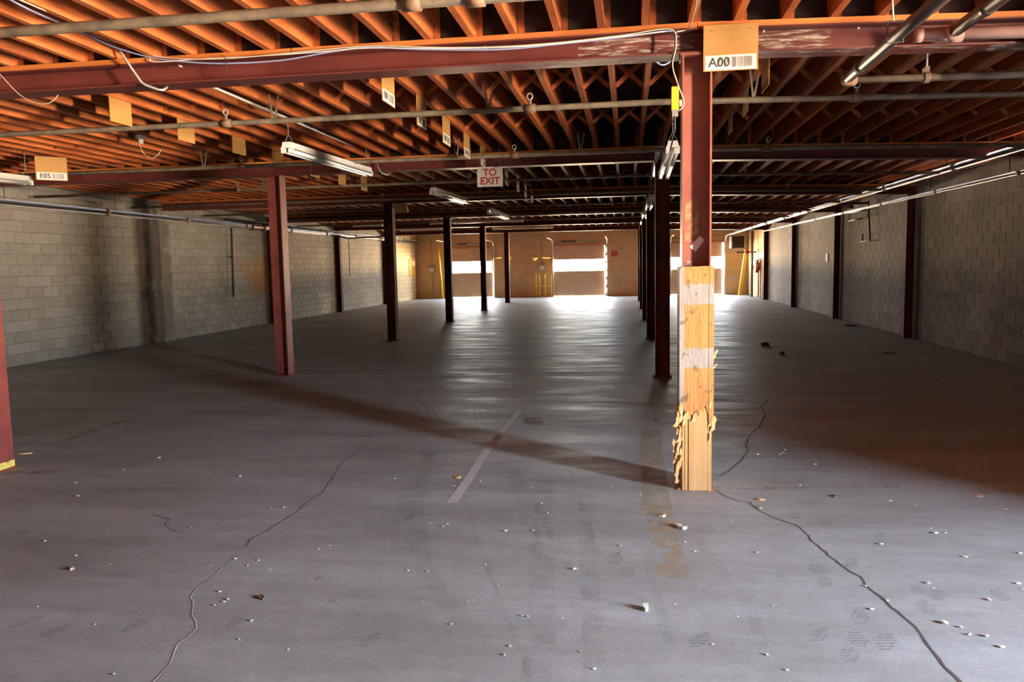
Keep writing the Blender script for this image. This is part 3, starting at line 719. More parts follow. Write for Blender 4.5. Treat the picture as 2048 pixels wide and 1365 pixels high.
# unit heater
t = thing('unit_heater', (5.2, YB-.9, 2.15), 'square grey unit heater with louvres hanging in the right back corner', 'heater')
x0, x1, ya, z0, z1 = 4.75, 5.42, YB-1.2, 2.18, 2.86
MB().box(x0+.03, x1-.03, ya+.03, ya+.5, z0+.03, z1-.03).build('case', M_DARK, t)
mb = MB().box(x0, x0+.06, ya, ya+.5, z0, z1).box(x1-.06, x1, ya, ya+.5, z0, z1).box(x0, x1, ya, ya+.5, z0, z0+.06).box(x0, x1, ya, ya+.5, z1-.06, z1); mb.build('frame', M_GALV, t)
for k in range(7): MB().bar((x0+.07, ya+.03, z0+.11+k*.078), (x1-.07, ya+.03, z0+.11+k*.078), .05, .012, up=(0, .5, .8)).build('louvre', M_STEEL_D, t)
for x in (x0+.1, x1-.1): MB().tube([(x, ya+.2, z1), (x, ya+.2, HB(x)+JB)], .01, 6).build('hanger_rod', M_GREY, t)
# extinguisher on the last right wall column bay
ey, ex = 35.6, WR
t = thing('fire_extinguisher', (ex-.1, ey, 1.15), 'red fire extinguisher hanging near the right back corner', 'fire extinguisher')
MB().tube([(ex-.13, ey, 1.10), (ex-.13, ey, 1.13), (ex-.13, ey, 1.5), (ex-.13, ey, 1.56), (ex-.13, ey, 1.6)], [.06, .078, .078, .05, .025], 12).build('cylinder', M_RED, t, True)
MB().box(ex-.20, ex-.06, ey-.02, ey+.02, 1.60, 1.64).build('handle', M_DARK, t); MB().tube([(ex-.13, ey-.02, 1.60), (ex-.17, ey-.11, 1.5), (ex-.15, ey-.10, 1.25)], .012, 6).build('hose', M_DARK, t)
MB().tube([(ex-.13, ey, 1.38), (ex-.13, ey, 1.49)], .0795, 12).build('paper_band', mat('orange_label', (.75, .42, .08), .6), t); MB().box(ex-.06, ex-.011+.012, ey-.03, ey+.03, 1.2, 1.6).build('bracket', M_GREY, t)
t = thing('riser_pipe', (WR-.16, 36.6, 0), 'grey sprinkler riser pipe in the right back corner with a valve', 'pipe')
MB().tube([(WR-.2, 36.6, 0), (WR-.2, 36.6, 2.95)], .055, 10).build('pipe', M_PIPE_R, t, True)
MB().tube([(WR-.9, 36.6, 2.02), (WR-.02, 36.6, 2.02)], .03, 8).build('branch', M_DARK, t); MB().tube([(WR-.45, 36.5, 2.02), (WR-.45, 36.42, 2.02)], .09, 10).build('valve_wheel', M_RED, t)
MB().tube([(WR-.2, 36.6, 1.25), (WR-.2, 36.48, 1.35), (WR-.2, 36.40, 1.35)], [.06, .05, .06], 8).build('valve', M_FIT, t)
# batten strips standing on the right wall near the corner
t = thing('batten_rack', (WR, 37.3, 0), 'row of upright pale wooden battens fixed on the right wall near the corner', 'battens')
for k in range(4): MB().box(WR-.04, WR-.002, 34.3+.55*k, 34.36+.55*k, 0, 1.72).build('batten', M_SPL, t)
# yellow board on the left wall near the corner
t = thing('notice_board', (WL, 36.8, 1.5), 'orange yellow board on the left wall near the far corner', 'board')
P = [at_x(x, y, WL) for x, y in ((817,514),(830,514))]
MB().box(WL+.002, WL+.03, P[0].y, P[1].y, 1.15, 2.05).build('board', mat('ochre_board', (.68, .36, .06), .6, var=.2), t)
MB().box(WL+.03, WL+.034, P[0].y+.5, P[0].y+1.0, 1.7, 1.95).build('sheet', M_PAPER, t)
t = thing('wall_label', (WR, 23, 1.8), 'small pale upright label on the right wall between the second and third wall columns', 'label')
p = at_x(1654, 516, WR-.003); MB().box(WR-.012, WR+.0, p.y-.10, p.y+.10, p.z-.12, p.z+.12).build('plate', M_PAPER, t)
MB().box(WR-.014, WR-.012, p.y-.07, p.y+.07, p.z+.02, p.z+.08).build('print', M_RED, t)

# ------------------------------------------------------------------ sprinkler pipes
def hanger(t, x, y, z, r, top, m=M_FIT):
    MB().tube([(x, y-r*1.1, z), (x, y, z-r*1.15), (x, y+r*1.1, z), (x, y, z+r*1.6), (x, y-r*1.1, z)], .006, 5, False).build('hanger_loop', m, t)
    MB().tube([(x, y, z+r*1.5), (x+.02, y, top)], .006, 5).build('hanger_rod', m, t)
def strap(t, x, y, z, r, top):
    MB().bar((x, y-.012, z-r), (x-.03, y-.012, top), .018, .004, up=(0,1,0)).bar((x, y+.012, z-r), (x+.05, y+.012, top), .018, .004, up=(0,1,0)).build('strap', M_PIPE, t)
def sprinkler(t, x, y, z, r):
    te = MB().tube([(x-.05, y, z), (x+.05, y, z)], r*1.45, 10).build('tee', M_FIT, t, True)
    MB().tube([(x, y, z+r), (x, y, z+r+.045)], .016, 8).build('nozzle', M_FIT, te)
    n = 12; MB().tube([(x+.024*math.cos(k*2*math.pi/n), y, z+r+.078+.028*math.sin(k*2*math.pi/n)) for k in range(n+1)], .006, 5, False).build('deflector_ring', M_GALV, te)
PLAB = ['dusty sprinkler pipe nearest the camera at the top left', 'dusty sprinkler pipe between the first and second beams, front one', 'dusty sprinkler pipe just in front of the second beam',
        'dark sprinkler pipe in the bay behind the second beam, front one', 'dark sprinkler pipe just in front of the third beam', 'sprinkler pipe in the bay behind the third beam', 'sprinkler pipe just in front of the fourth beam', 'sprinkler pipe behind the fourth beam']
PY = [4.22, 7.08, 10.0, 12.82, 15.6, 18.5, 21.3, 24.1]
for k, y in enumerate(PY):
    x0, x1 = (-7.5, 1.3) if k == 0 else (WL+.26, 4.66)
    r = .030 if k == 0 else (.026 if k < 3 else .024)
    t = thing('sprinkler_pipe', (0, y, 3.0), PLAB[k], 'pipe', 'sprinkler branch pipes')
    def Z(x): return HB(x)-.02 if k else 3.045
    xs = [x0, -5.0, -2.0, XC-.2, 2.8, x1] if k else [x0, -3.0, -.3, .8, x1]
    MB().tube([(x, y, Z(x)) for x in xs], r, 10).build('pipe', M_PIPE, t, True)
    if k < 5:
        for x in ({0: (-1.15, -.80), 1: (-3.78, -.87, 1.9), 2: (-5.15, -1.64+.2, 1.68), 3: (-6.7, -2.6, .9), 4: (-5, -1, 3)}[k]): sprinkler(t, x, y, Z(x), r)
        for x in ({0: (-.55,), 1: (-3.3, -1.25, 1.06), 2: (-5.7, -2.2, -.6, 1.0), 3: (-6.2, -3.5, 1.8), 4: (-3, 2)}[k]): strap(t, x, y, Z(x), r, HB(x)+JB+.02)
# pipes at the top right
t = thing('drop_pipe', (2.0, 5.0, 2.95), 'dark pipe running towards the camera at the top right, with an elbow and cross run', 'pipe')
E_ = at_z(1694, 158, 2.90); n_ = Vector((E_.x+.02, 3.4, 2.93))
MB().tube([n_, E_], .037, 12).build('pipe', M_PIPE_D, t, True)
MB().tube([E_+Vector((0,-.30,.005)), E_+Vector((0,-.38,.005))], .042, 12).build('coupling', M_DARK, t, True)
MB().tube([E_+Vector((-.01,-.04,0)), E_+Vector((.0,.015,0)), E_+Vector((.06,.03,0))], .045, 12).build('elbow', M_FIT, t, True)
e2 = at_y(2048, 149, E_.y+.03); MB().tube([E_+Vector((.03,.03,0)), Vector((e2.x+1.0, E_.y+.03, e2.z-.02))], .028, 12).build('cross_pipe', M_PIPE, t, True)
hx_ = at_y(1853, 155, E_.y+.03); MB().tube([(hx_.x-.018, hx_.y, hx_.z), (hx_.x+.018, hx_.y, hx_.z)], .040, 12).box(hx_.x-.016, hx_.x+.016, hx_.y-.014, hx_.y+.014, hx_.z+.03, hx_.z+.075).box(hx_.x-.032, hx_.x-.014, hx_.y-.012, hx_.y+.012, hx_.z+.022, hx_.z+.06).build('clamp', M_FIT, t)
MB().tube([(hx_.x, hx_.y, hx_.z+.07), (hx_.x, hx_.y, 3.2)], .008, 6).build('hanger_rod', M_GALV, t)
hp = at_y(1790, 60, 4.9); MB().tube([(hp.x-.04, 4.9, hp.z+.05), (hp.x-.045, 4.9, hp.z-.07), (hp.x+.045, 4.9, hp.z-.07), (hp.x+.045, 4.9, hp.z+.05), (hp.x-.04, 4.9, hp.z+.05)], .005, 5).build('hanger_loop', M_DARK, t)
MB().tube([(hp.x-.01, 4.9, hp.z+.05), (hp.x-.03, 4.9, HB(2)+JB+.05)], .006, 6).build('hanger_rod', M_GALV, t)
t = thing('feed_main', (3.2, 5.4, 3.05), 'pinkish painted main pipe with end cap and tee in front of the nearest beam, right', 'pipe')
yb_ = COLY[0]-.18
A_ = at_y(1832, 70, yb_); B_ = at_y(2048, 66, yb_)
MB().tube([A_, Vector((B_.x+1.0, yb_, B_.z-.02))], .040, 14).build('pipe', M_PIPE_B, t, True)
MB().tube([A_+Vector((-.01,0,0)), A_+Vector((.035,0,0))], .048, 14).build('end_cap', M_PIPE_B, t, True)
T1, T2 = at_y(1874, 70, yb_), at_y(1924, 69, yb_)
MB().tube([T1, T2], .048, 14).build('tee', M_PIPE_B, t, True)
Tm = (T1+T2)/2; MB().tube([Tm, Tm+Vector((0,-.10,0))], .05, 14).build('collar', M_PIPE_B, t, True)
MB().tube([Tm+Vector((0,-.08,0)), Tm+Vector((.03,-2.2,.03))], .040, 14).build('branch_pipe', M_PIPE_D if False else mat('brown_pipe', (.12, .07, .05), .5, var=.3), t, True)
MB().tube([Tm+Vector((.005,-.50,.005)), Tm+Vector((.005,-.56,.006))], .047, 14).build('coupling', M_PIPE_D, t, True)
# mains along the walls
def main(name, pts, r, m, lab, every=2.8):
    t = thing(name, pts[0], lab, 'pipe', 'pipes along the side walls')
    MB().tube(pts, r, 10).build('pipe', m, t, True)
    a, b = Vector(pts[0]), Vector(pts[-1]); L_ = (b-a).length; n = int(L_/every)
    for k in range(1, n):
        p = a.lerp(b, k/n); MB().tube([p-Vector((0,.05,0)), p+Vector((0,.05,0))], r*1.35, 10).build('coupling', M_FIT, t, True)
        MB().tube([p+Vector((0,.3,r)), (p.x, p.y+.3, HB(p.x)+JB)], .007, 5).build('hanger_rod', M_DARK, t)
main('main_pipe', [(4.72, 3, 2.955), (4.72, 37.5, 2.90)], .045, M_PIPE_R, 'large pipe running the length of the right aisle under the beams', 3.0)
main('wall_pipe', [(WR-.17, 3, 2.80), (WR-.17, 33.9, 2.84)], .028, M_PIPE_R, 'slim pipe running along the right wall below the beams', 3.0)
main('main_pipe', [(WL+.20, 3, 2.90), (WL+.20, 38.6, 2.86)], .055, M_PIPE_L, 'large dark pipe running along the top of the left wall', 2.9)
main('wall_pipe', [(WL+.55, 19, 2.96), (WL+.55, 38.4, 2.92)], .030, M_PIPE_L, 'slim pipe beside the large pipe on the left wall', 3.2)
# hose valve drop on the left wall
t = thing('hose_valve_pipe', (WL+.1, 19.5, 1.6), 'thin dark drop pipe on the left wall before the ochre stain', 'pipe')
A_, B_, C_ = at_x(463, 457, WL+.08), at_x(467, 592, WL+.08), at_x(487, 455, WL+.08)
MB().tube([C_+Vector((0,.1,.12)), C_, A_, B_], .026, 8).build('pipe', M_DARK, t, True)
MB().tube([B_+Vector((0,0,.02)), B_+Vector((0,0,-.04))], .04, 8).build('end_cap', M_FIT, t); MB().box(WL+.003, WL+.09, A_.y-.01, A_.y+.09, 1.98, 2.03).build('bracket', M_FIT, t)
t = thing('pipe_valve', (WL+.2, 20, 2.9), 'rust red flanged valve on the left wall pipe above the drop pipe', 'valve')
p = at_x(518, 447, WL+.20); p.z = 2.90-.04*(p.y-3)/35.6
MB().tube([p+Vector((0,-.5,0)), p+Vector((0,-.42,0)), p+Vector((0,-.40,0)), p+Vector((0,.2,0)), p+Vector((0,.22,0)), p+Vector((0,.34,0))], [.10, .10, .075, .075, .11, .11], 12).build('body', M_STEEL, t)
MB().tube([p+Vector((0,-.1,.05)), p+Vector((.10,-.1,.05))], .02, 8).build('stem', M_DARK, t)
# farther left: dark T of pipe with two thin drops
t = thing('branch_pipe', (WL+.3, 29, 2.6), 'thin dark cross pipe with thin drops near the left wall behind the second left column', 'pipe')
A_ = at_x(697, 477, WL+.35); B_ = at_y(790, 472, A_.y)
MB().tube([Vector((WL+.2, A_.y-2, 2.88)), A_, B_], .026, 8).build('pipe', M_DARK, t, True)
for q in (697, 763): 
    p = at_y(q, 475, A_.y); MB().tube([p, (p.x, p.y, 1.35)], .014, 6).build('drop', M_DARK, t)
# right wall valve group
t = thing('valve_group', (WR-.3, 17.5, 2.8), 'black valve and drop pipe on the right wall between the first two wall columns', 'valve')
A_, B_, C_ = at_x(1737, 402, WR-.12), at_x(1740, 482, WR-.12), at_x(1725, 483, WR-.12)
MB().tube([A_, B_, C_+Vector((0,.15,0))], .020, 8).build('drop_pipe', M_DARK, t, True)
MB().tube([C_, C_+Vector((0,0,.16))], .014, 6).build('valve_stem', M_DARK, t); MB().tube([C_+Vector((0,-.05,.16)), C_+Vector((0,.05,.16))], .02, 6).build('valve_handle', M_DARK, t)
p = A_.copy(); MB().tube([(4.72, p.y, 2.93), (WR-.12, p.y, 2.93), (WR-.12, p.y, 2.6)], .028, 8).build('branch', M_DARK, t, True)
MB().tube([(WR-.12, p.y, 2.78), (WR-.12, p.y+1.6, 2.80), (WR-.12, p.y+1.6, 2.60), (WR-.12, p.y+.5, 2.60)], .018, 8).build('bypass', M_DARK, t, True)
MB().tube([(5.2, p.y, 2.90), (5.2, p.y, 2.82)], [.03, .06], 8).build('gauge', M_DARK, t)

# ------------------------------------------------------------------ text helper
def text_mesh(body, size, name, m, align='CENTER'):
    cu = bpy.data.curves.new(name, 'FONT'); cu.body = body; cu.size = size; cu.align_x = align; cu.align_y = 'CENTER'; cu.extrude = .0006
    cu.space_line = .85; cu.offset = .004 if 'EXIT' in body else .0012
    o = bpy.data.objects.new(name, cu); COL.objects.link(o); bpy.context.view_layer.update()
    me = bpy.data.meshes.new_from_object(o.evaluated_get(bpy.context.evaluated_depsgraph_get())); bpy.data.objects.remove(o)
    me.materials.clear(); me.materials.append(m); me.transform(Matrix.Rotation(math.radians(90), 4, 'X')); return me   # stands in XZ, read from -Y
# cardboard bin signs: local frame, front looks to -Y, hung from top centre
def bin_sign(loc, rz, w, h, code, label, group, front=True):
    t = thing('bin_sign', loc, label, 'sign', group, local=True, rz=rz)
    link('board', MB().box(-w/2, w/2, -.003, .003, -h, 0).mesh('board', M_CARD), t, loc=(0, 0, 0)); st = None
    if code is not None:
        st = link('label_strip', MB().box(-w/2+.012, w/2-.012, -.0045, -.003, -h+.006, -h*.66).mesh('label_strip', M_PAPER), t, loc=(0, 0, 0))
        zc = (-h+.006-h*.66)/2
        if code:
            link('lettering', text_mesh(code, h*.28, 'lettering', M_INK), st, loc=(-w*.21, -.0055, zc))
            mb = MB()
            for k, c in enumerate(code):
                if c == '0':
                    x = -w*.21+(k-1)*h*.165; mb.bar((x-.014*h/.3, -.0055, zc-.032*h/.3), (x+.014*h/.3, -.0055, zc+.032*h/.3), .0032, .004, up=(0,1,0))
            if mb.v: link('zero_slash', mb.mesh('zero_slash', M_INK), st, loc=(0, 0, 0))
        mb = MB(); x = w*.02; random.seed(len(code or '')*7+3)
        while x < w*.38:
            ww = random.choice((.0018, .003, .0045)); mb.box(x, x+ww, -.0056, -.0046, zc-h*.11, zc+h*.11); x += ww+random.choice((.002, .003, .0045))
        link('barcode', mb.mesh('barcode', M_BAR), st, loc=(0, 0, 0))
    else:
        pass
    mb = MB()
    for sx in (-1, 1): mb.tube([(sx*w*.35, -.006, -.035), (sx*w*.35, .0, -.035)], .004, 6)
    link('nails', mb.mesh('nails', M_DARK), t, loc=(0, 0, 0))
    return t
random.seed(11)
yA = COLY[0]-.125
p0, p1 = at_y(1407, 52, yA), at_y(1516, 138, yA)
bin_sign(((p0.x+p1.x)/2, yA, p0.z), 0, p1.x-p0.x, p0.z-p1.z, 'A00', 'orange cardboard sign reading A00 on the nearest beam above the cased column', 'bin signs')
HP = math.radians(90)
WHERE = ['first', 'second', 'third', 'fourth', 'fifth', 'sixth', 'seventh', 'eighth', 'ninth', 'tenth']
def snap(x): return min((j+.002+JW/2+.0045 for j in JX), key=lambda v: abs(v-x))
bxs = [(776.5,180),(843,231),(893,267),(934,299),(966,322),(991,343),(1013,355),(1036,372),(1051,386),(1064,398)]
def sign_row(pts, Y1, w, rows, labels, codes):
    X = snap(sum(at_y(x, y, Y1+1.06*k).x for k, (x, y, yb) in enumerate(pts))/len(pts))
    for k, (x, y, yb) in enumerate(pts):
        Y = at_x(x, y, X).y; zb = at_y(x, yb, Y).z; zt = HB(X)+JB+.03
        bin_sign((X, Y, zt), HP, w*Y/(Y1+1.06*k), zt-zb, codes[k], labels % WHERE[k], rows)
sign_row([(776.5,180,209),(843,231,256),(893,267,290),(934,299,316),(966,322,334),(991,343,358),(1013,355,371),(1036,372,384),(1051,386,395),(1064,398,405)],
    7.1, .375, 'bin signs', 'cardboard sign with barcode strip, %s of the row leading left of the TO EXIT sign', ['B%02d' % (k+1) for k in range(4)]+['']*6)
sign_row([(241,217,248),(372,259,284),(478,289,309),(556,312,331),(630,340,355),(684,356,371),(728,368,382)],
    7.1, .33, 'bin signs', 'plain brown cardboard sign, %s of the row over the left column row', [None]*7)
sign_row([(1531,150,178),(1491,200,228),(1461,244,265)], 7.2, .37, 'bin signs', 'cardboard sign seen from its dull back, %s behind the A00 sign', [None]*3)
p = at_y(101, 314, 9.55); bin_sign((p.x, 9.55, p.z), math.radians(42), .37, .31, 'E05', 'brown cardboard sign reading E05 at the far left under the second beam', 'bin signs')
p = at_y(2052, 130, yA-.02); bin_sign((p.x+.17, yA-.02, 3.03), 0, .36, .31, None, 'cardboard sign cut by the right edge of the picture', 'bin signs')
# TO EXIT sign
Y = COLY[1]-.22; p0, p1 = at_y(954, 337, Y), at_y(1006, 373, Y); w, h = p1.x-p0.x, p0.z-p1.z
t = thing('exit_sign', ((p0.x+p1.x)/2, Y, p1.z), 'white hanging sign with red letters TO EXIT', 'sign', local=True)
link('plate', MB().box(-w/2, w/2, -.004, .004, 0, h).mesh('plate', M_PAPER), t, loc=(0, 0, 0))
link('lettering', text_mesh('TO\nEXIT', h*.52, 'lettering', M_RED), t, loc=(0, -.005, h*.52))
link('wire', MB().tube([(-w*.42, 0, h), (-w*.40, 0, .90)], .002, 5).mesh('wire', M_GALV), t, loc=(0, 0, 0)); link('wire', MB().tube([(w*.38, 0, h), (w*.40, 0, .90)], .002, 5).mesh('wire', M_GALV), t, loc=(0, 0, 0))
# stencilled letters on the left wall
me = text_mesh('E4', .17, 'stencil', mat('stencil_paint', (.20, .16, .13), .8))
for x, y, s in ((97, 514, 'E H'), (147, 515, 'E P')):
    me = text_mesh(s, .17, 'stencil_letters', bpy.data.materials['stencil_paint']); p = at_x(x, y, WL+.003)
    o = link('stencil_letters', me, wl, loc=(WL+.003, p.y, p.z)); o.rotation_euler = (0, 0, HP)

# ------------------------------------------------------------------ lamps
def strip_light(a, b, lab, chain=True, flip=False):
    """two-tube strip fixture from a to b (points at the underside of the housing)"""
    a, b = Vector(a), Vector(b); t = thing('strip_light', a, lab, 'lamp', 'hanging fluorescent strip lights')
    d = (b-a).normalized(); r = d.cross(Vector((0,0,1))).normalized(); u = Vector((0,0,1))
    prof = [(-.075, .0), (-.055, .03), (-.045, .075), (.045, .075), (.055, .03), (.075, .0), (.03, .012), (-.03, .012)]
    n = len(prof); vs = [p+r*x+u*z for p in (a, b) for x, z in prof]
    MB().add(vs, [tuple(range(n))[::-1], tuple(range(n, 2*n))]+[(i, (i+1) % n, n+(i+1) % n, n+i) for i in range(n)]).build('housing', M_WHITE, t)
    for s in (-1, 1): MB().tube([a+r*.042*s-u*.022+d*.03, b+r*.042*s-u*.022-d*.03], .019, 10).build('tube', M_TUBE, t, True)
    for p, q in ((a, 1), (b, -1)):
        for s in (-1, 1): MB().bar(p+r*.042*s-u*.0185+d*.002*q, p+r*.042*s-u*.0185+d*.035*q, .048, .05).build('socket', M_WHITE, t)
    if chain:
        for p, q in ((a, 1), (b, -1)):
            c = p+d*.06*q+u*.075; top = HB(c.x)+JB+JD-.012
            MB().tube([c-r*.05, c+u*.09], .003, 5).tube([c+r*.05, c+u*.09], .003, 5).build('hanger_wire', M_GREY, t)
            mb = MB(); z = c.z+.09; k = 0
            while z < top-.01:
                mb.bar((c.x, c.y, z), (c.x, c.y, min(z+.028, top)), .012 if k % 2 else .004, .004 if k % 2 else .012, up=(0, 1, 0)); z += .022; k += 1
            mb.build('chain', M_GREY, t)
    return t
def strip_at(px0, y0_, px1, y1_, lab):
    a = at_y(*px0, y0_); b = at_y(*px1, y1_); return strip_light(a, b, lab)
strip_at((573, 298), 8.15, (737, 347), 10.6, 'white two-tube strip light hanging at upper left, nearest and largest')
strip_at((866, 384), 13.1, (930, 404), 15.5, 'white strip light hanging below left of the TO EXIT sign')
strip_at((979, 423), 17.3, (1014, 437), 19.7, 'small white strip light hanging below right of the TO EXIT sign, in the distance')
strip_at((-130, 345), 7.2, (56, 364), 9.6, 'white strip light cut by the left edge of the picture')
strip_at((1346, 297), 7.9, (1328, 352), 10.2, 'white strip light hanging just left of the cased column')
a = at_y(1322, 305, 10.5); strip_light(a, (a.x+.02, 12.9, a.z-.02), 'second strip light in line behind the one beside the cased column')
for k, (px, Y) in enumerate((((1303, 398), 14.0), ((1292, 422), 18.6), ((1287, 439), 23.6))):
    a = at_y(*px, Y); strip_light(a, (a.x, Y+2.4, a.z-.01), 'far strip light in the line left of the right column row, %s one back' % ('third', 'fourth', 'fifth')[k])
for k, (x0, x1, y, Y) in enumerate(((706, 765, 452, 25.5), (860, 1046, 447, 23.8), (800, 903, 461, 30), (985, 1105, 458, 31))):
    a = at_y(x0, y, Y); b = at_y(x1, y-(x1-x0)*.03, Y); strip_light(a, (b.x, Y, a.z), 'grey strip light hung crosswise in the distance, %s' % ('leftmost, behind the second left column', 'widest, left of the third left column', 'behind the third left column, low', 'right of the fourth left column')[k])
# dome lamp behind the second left column
p = at_y(800, 414, 17.6)
t = thing('dome_lamp', (p.x, p.y, p.z), 'dusty dome shaped high-bay lamp beside the top of the second left column', 'lamp')
prof = [(.03, .22), (.05, .18), (.11, .12), (.16, .04), (.185, -.06), (.19, -.12)]
MB().tube([p+Vector((0,0,z)) for _, z in prof], [r for r, _ in prof], 20, False).build('shade', M_CREAM, t, True)
MB().tube([p+Vector((0,0,.22)), p+Vector((0,0,.34))], .045, 10).build('ballast', M_GREY, t); MB().tube([p+Vector((0,0,.34)), (p.x, p.y, HB(p.x)+JB)], .008, 6).build('hanger_rod', M_GREY, t)
# lamp holder on the left
p = at_z(281, 271, HB(-5)+JB-.0)
t = thing('lamp_holder', p, 'grey octagonal box with a bulb socket and loose wire on the left ceiling', 'lamp')
MB().tube([p, p-Vector((0,0,.045))], .06, 8).build('box', M_GREY, t); MB().tube([p-Vector((0,0,.045)), p-Vector((0,0,.10))], [.03, .024], 10).build('socket', M_WHITE, t)
MB().tube([at_y(x, y, p.y) for x, y in ((276,278),(283,300),(290,310),(305,318),(318,308),(322,300))], .004, 5).build('loose_wire', M_CREAM, t)
# yellow outlet box by the cased column
yb_ = COLY[0]-.05; p = at_y(1350, 198, 5.50)
t = thing('outlet_box', p, 'yellow pendant outlet box with a plug hanging left of the cased column', 'outlet')
MB().box(p.x-.024, p.x+.024, p.y-.03, p.y+.03, p.z-.075, p.z+.075).build('box', M_YEL, t); MB().box(p.x-.02, p.x+.02, p.y-.02, p.y+.02, p.z-.115, p.z-.075).build('plug', M_GREY, t)
MB().tube([p+Vector((.03,0,-.03)), p+Vector((.045,0,-.03))], .022, 10).build('cap', M_CREAM, t)
MB().tube([p-Vector((0,0,.115)), p-Vector((0,0,.20)), p+Vector((-.004,.6,-.27)), p+Vector((-.005,2.2,-.2))], .006, 6).build('cord', M_DARK, t)

# ------------------------------------------------------------------ cables and conduit
def cable(name, pts, Y, r, m, lab, cat='cable', n=5, grp=None):
    P = [at_y(p[0], p[1], p[2] if len(p) > 2 else Y) for p in pts]; out = []
    for i in range(len(P)-1):
        p0, p1, p2, p3 = P[max(i-1, 0)], P[i], P[i+1], P[min(i+2, len(P)-1)]
        for k in range(n):
            t = k/n; out.append(.5*((2*p1)+(p2-p0)*t+(2*p0-5*p1+4*p2-p3)*t*t+(3*p1-p0-3*p2+p3)*t**3))
    out.append(P[-1]); o = MB().tube(out, r, 6).build(name, m, None, True); return tag(o, lab, cat, grp)
yc = COLY[0]-.115
cable('cable', [(0,-12,4.0),(60,20,4.4),(130,50,4.9),(175,70,5.2),(225,93,5.4),(290,112,yc),(340,121,yc),(440,127,yc),(560,121,yc),(660,104,yc),(740,95,yc),(850,99,yc),(1000,99,yc),(1120,88,yc),(1240,75,yc),(1335,62,yc),(1350,72,yc),(1349,100,yc),(1341,122,yc),(1325,130,yc),(1312,124,yc)], yc, .0065, M_BLUE, 'blue grey cable sagging along the front of the nearest beam', grp='cables on the nearest beam')
cable('cable', [(18,-10,4.0),(75,15,4.4),(150,48,4.9),(200,75,5.2),(250,90,5.4),(300,110,yc-.01),(370,118,yc-.01),(470,116,yc-.01),(600,104,yc-.01),(740,92,yc-.01),(880,95,yc-.01),(1010,93,yc-.01),(1130,84,yc-.01),(1250,70,yc-.01),(1340,58,yc-.01),(1352,90,yc-.01),(1345,130,yc-.01),(1356,170,yc-.01),(1368,205,yc-.01),(1358,222,yc)], yc, .0045, M_CREAM, 'cream cable along the nearest beam dropping to the yellow outlet box', grp='cables on the nearest beam')
cable('cable', [(300,117,yc-.004),(310,124,yc-.004),(400,118,yc-.004),(520,112,yc-.004),(650,103,yc-.004),(735,96,yc-.004),(900,97,yc-.004),(1060,92,yc-.004),(1200,78,yc-.004),(1330,63,yc-.004)], yc, .004, M_WHITE, 'white cable tied to the other cables on the nearest beam', grp='cables on the nearest beam')
cable('cable', [(1352,64,yc),(1375,58,yc),(1384,40,5.3),(1392,10,4.8),(1396,-15,4.3)], yc, .0045, M_CREAM, 'cream cable rising towards the camera from the nearest beam', grp='cables on the nearest beam')
cable('wire', [(-8,140),(12,162),(35,186),(60,202),(90,208),(108,200),(116,190)], COLY[0]-.14, .003, M_CREAM, 'thin wire looping below the nearest beam at far left')
cable('wire', [(440,110),(452,118),(455,150),(470,160),(500,172)], COLY[0]-.13, .0025, M_DARK, 'thin dark wire hanging over the nearest beam', grp=None)
o = MB().tube([at_y(238, 98, COLY[0]-.2), at_y(262, 135, COLY[0]-.14), at_y(283, 165, COLY[0]-.13), at_y(292,171,COLY[0]-.13), at_y(318, 180, COLY[0]-.12), at_y(326, 180, COLY[0]-.12), at_y(334, 174, COLY[0]-.02)], .0095, 8).build('conduit', M_GALV, None, True)
tag(o, 'bent white conduit passing under the nearest beam at upper left', 'conduit')
a = at_z(414, 169, 3.23); b = at_z(707, 293, 3.23)
t = thing('conduit', a, 'long galvanised conduit under the joists running away from the nearest beam', 'conduit')
MB().tube([a, b], .012, 8).build('pipe', M_GALV, t, True)
for k in (.3, .65): p = a.lerp(b, k); MB().bar(p-Vector((.03,0,-.012)), p+Vector((.03,0,.012)), .02, .003).build('clip', M_GALV, t)
cable('wire', [(430,108,9.0),(520,118,9.0),(560,150,9.0)], 9, .003, M_CREAM, 'thin cream wire along the left joists') if False else None
o = MB().tube([at_y(752, 318, COLY[1]-.13), at_y(756, 335, COLY[1]-.13), at_y(764, 347, COLY[1]-.13), at_y(775, 351, COLY[1]-.1), at_y(780, 346, COLY[1]+.12)], .008, 6).build('conduit', M_GALV, None, True)
tag(o, 'small bent conduit hooking under the second beam', 'conduit')
cable('wire', [(105,313,9.8),(140,322,9.8),(190,330,9.8),(235,328,9.8),(290,312,9.8),(325,302,9.8)], 9.8, .003, M_DARK, 'dark wire drooping from the E05 sign')
cable('wire', [(440,300,9.6),(500,305,9.6),(560,303,9.6)], 9.6, .003, M_DARK, 'dark wire running to the near end of the largest strip light')

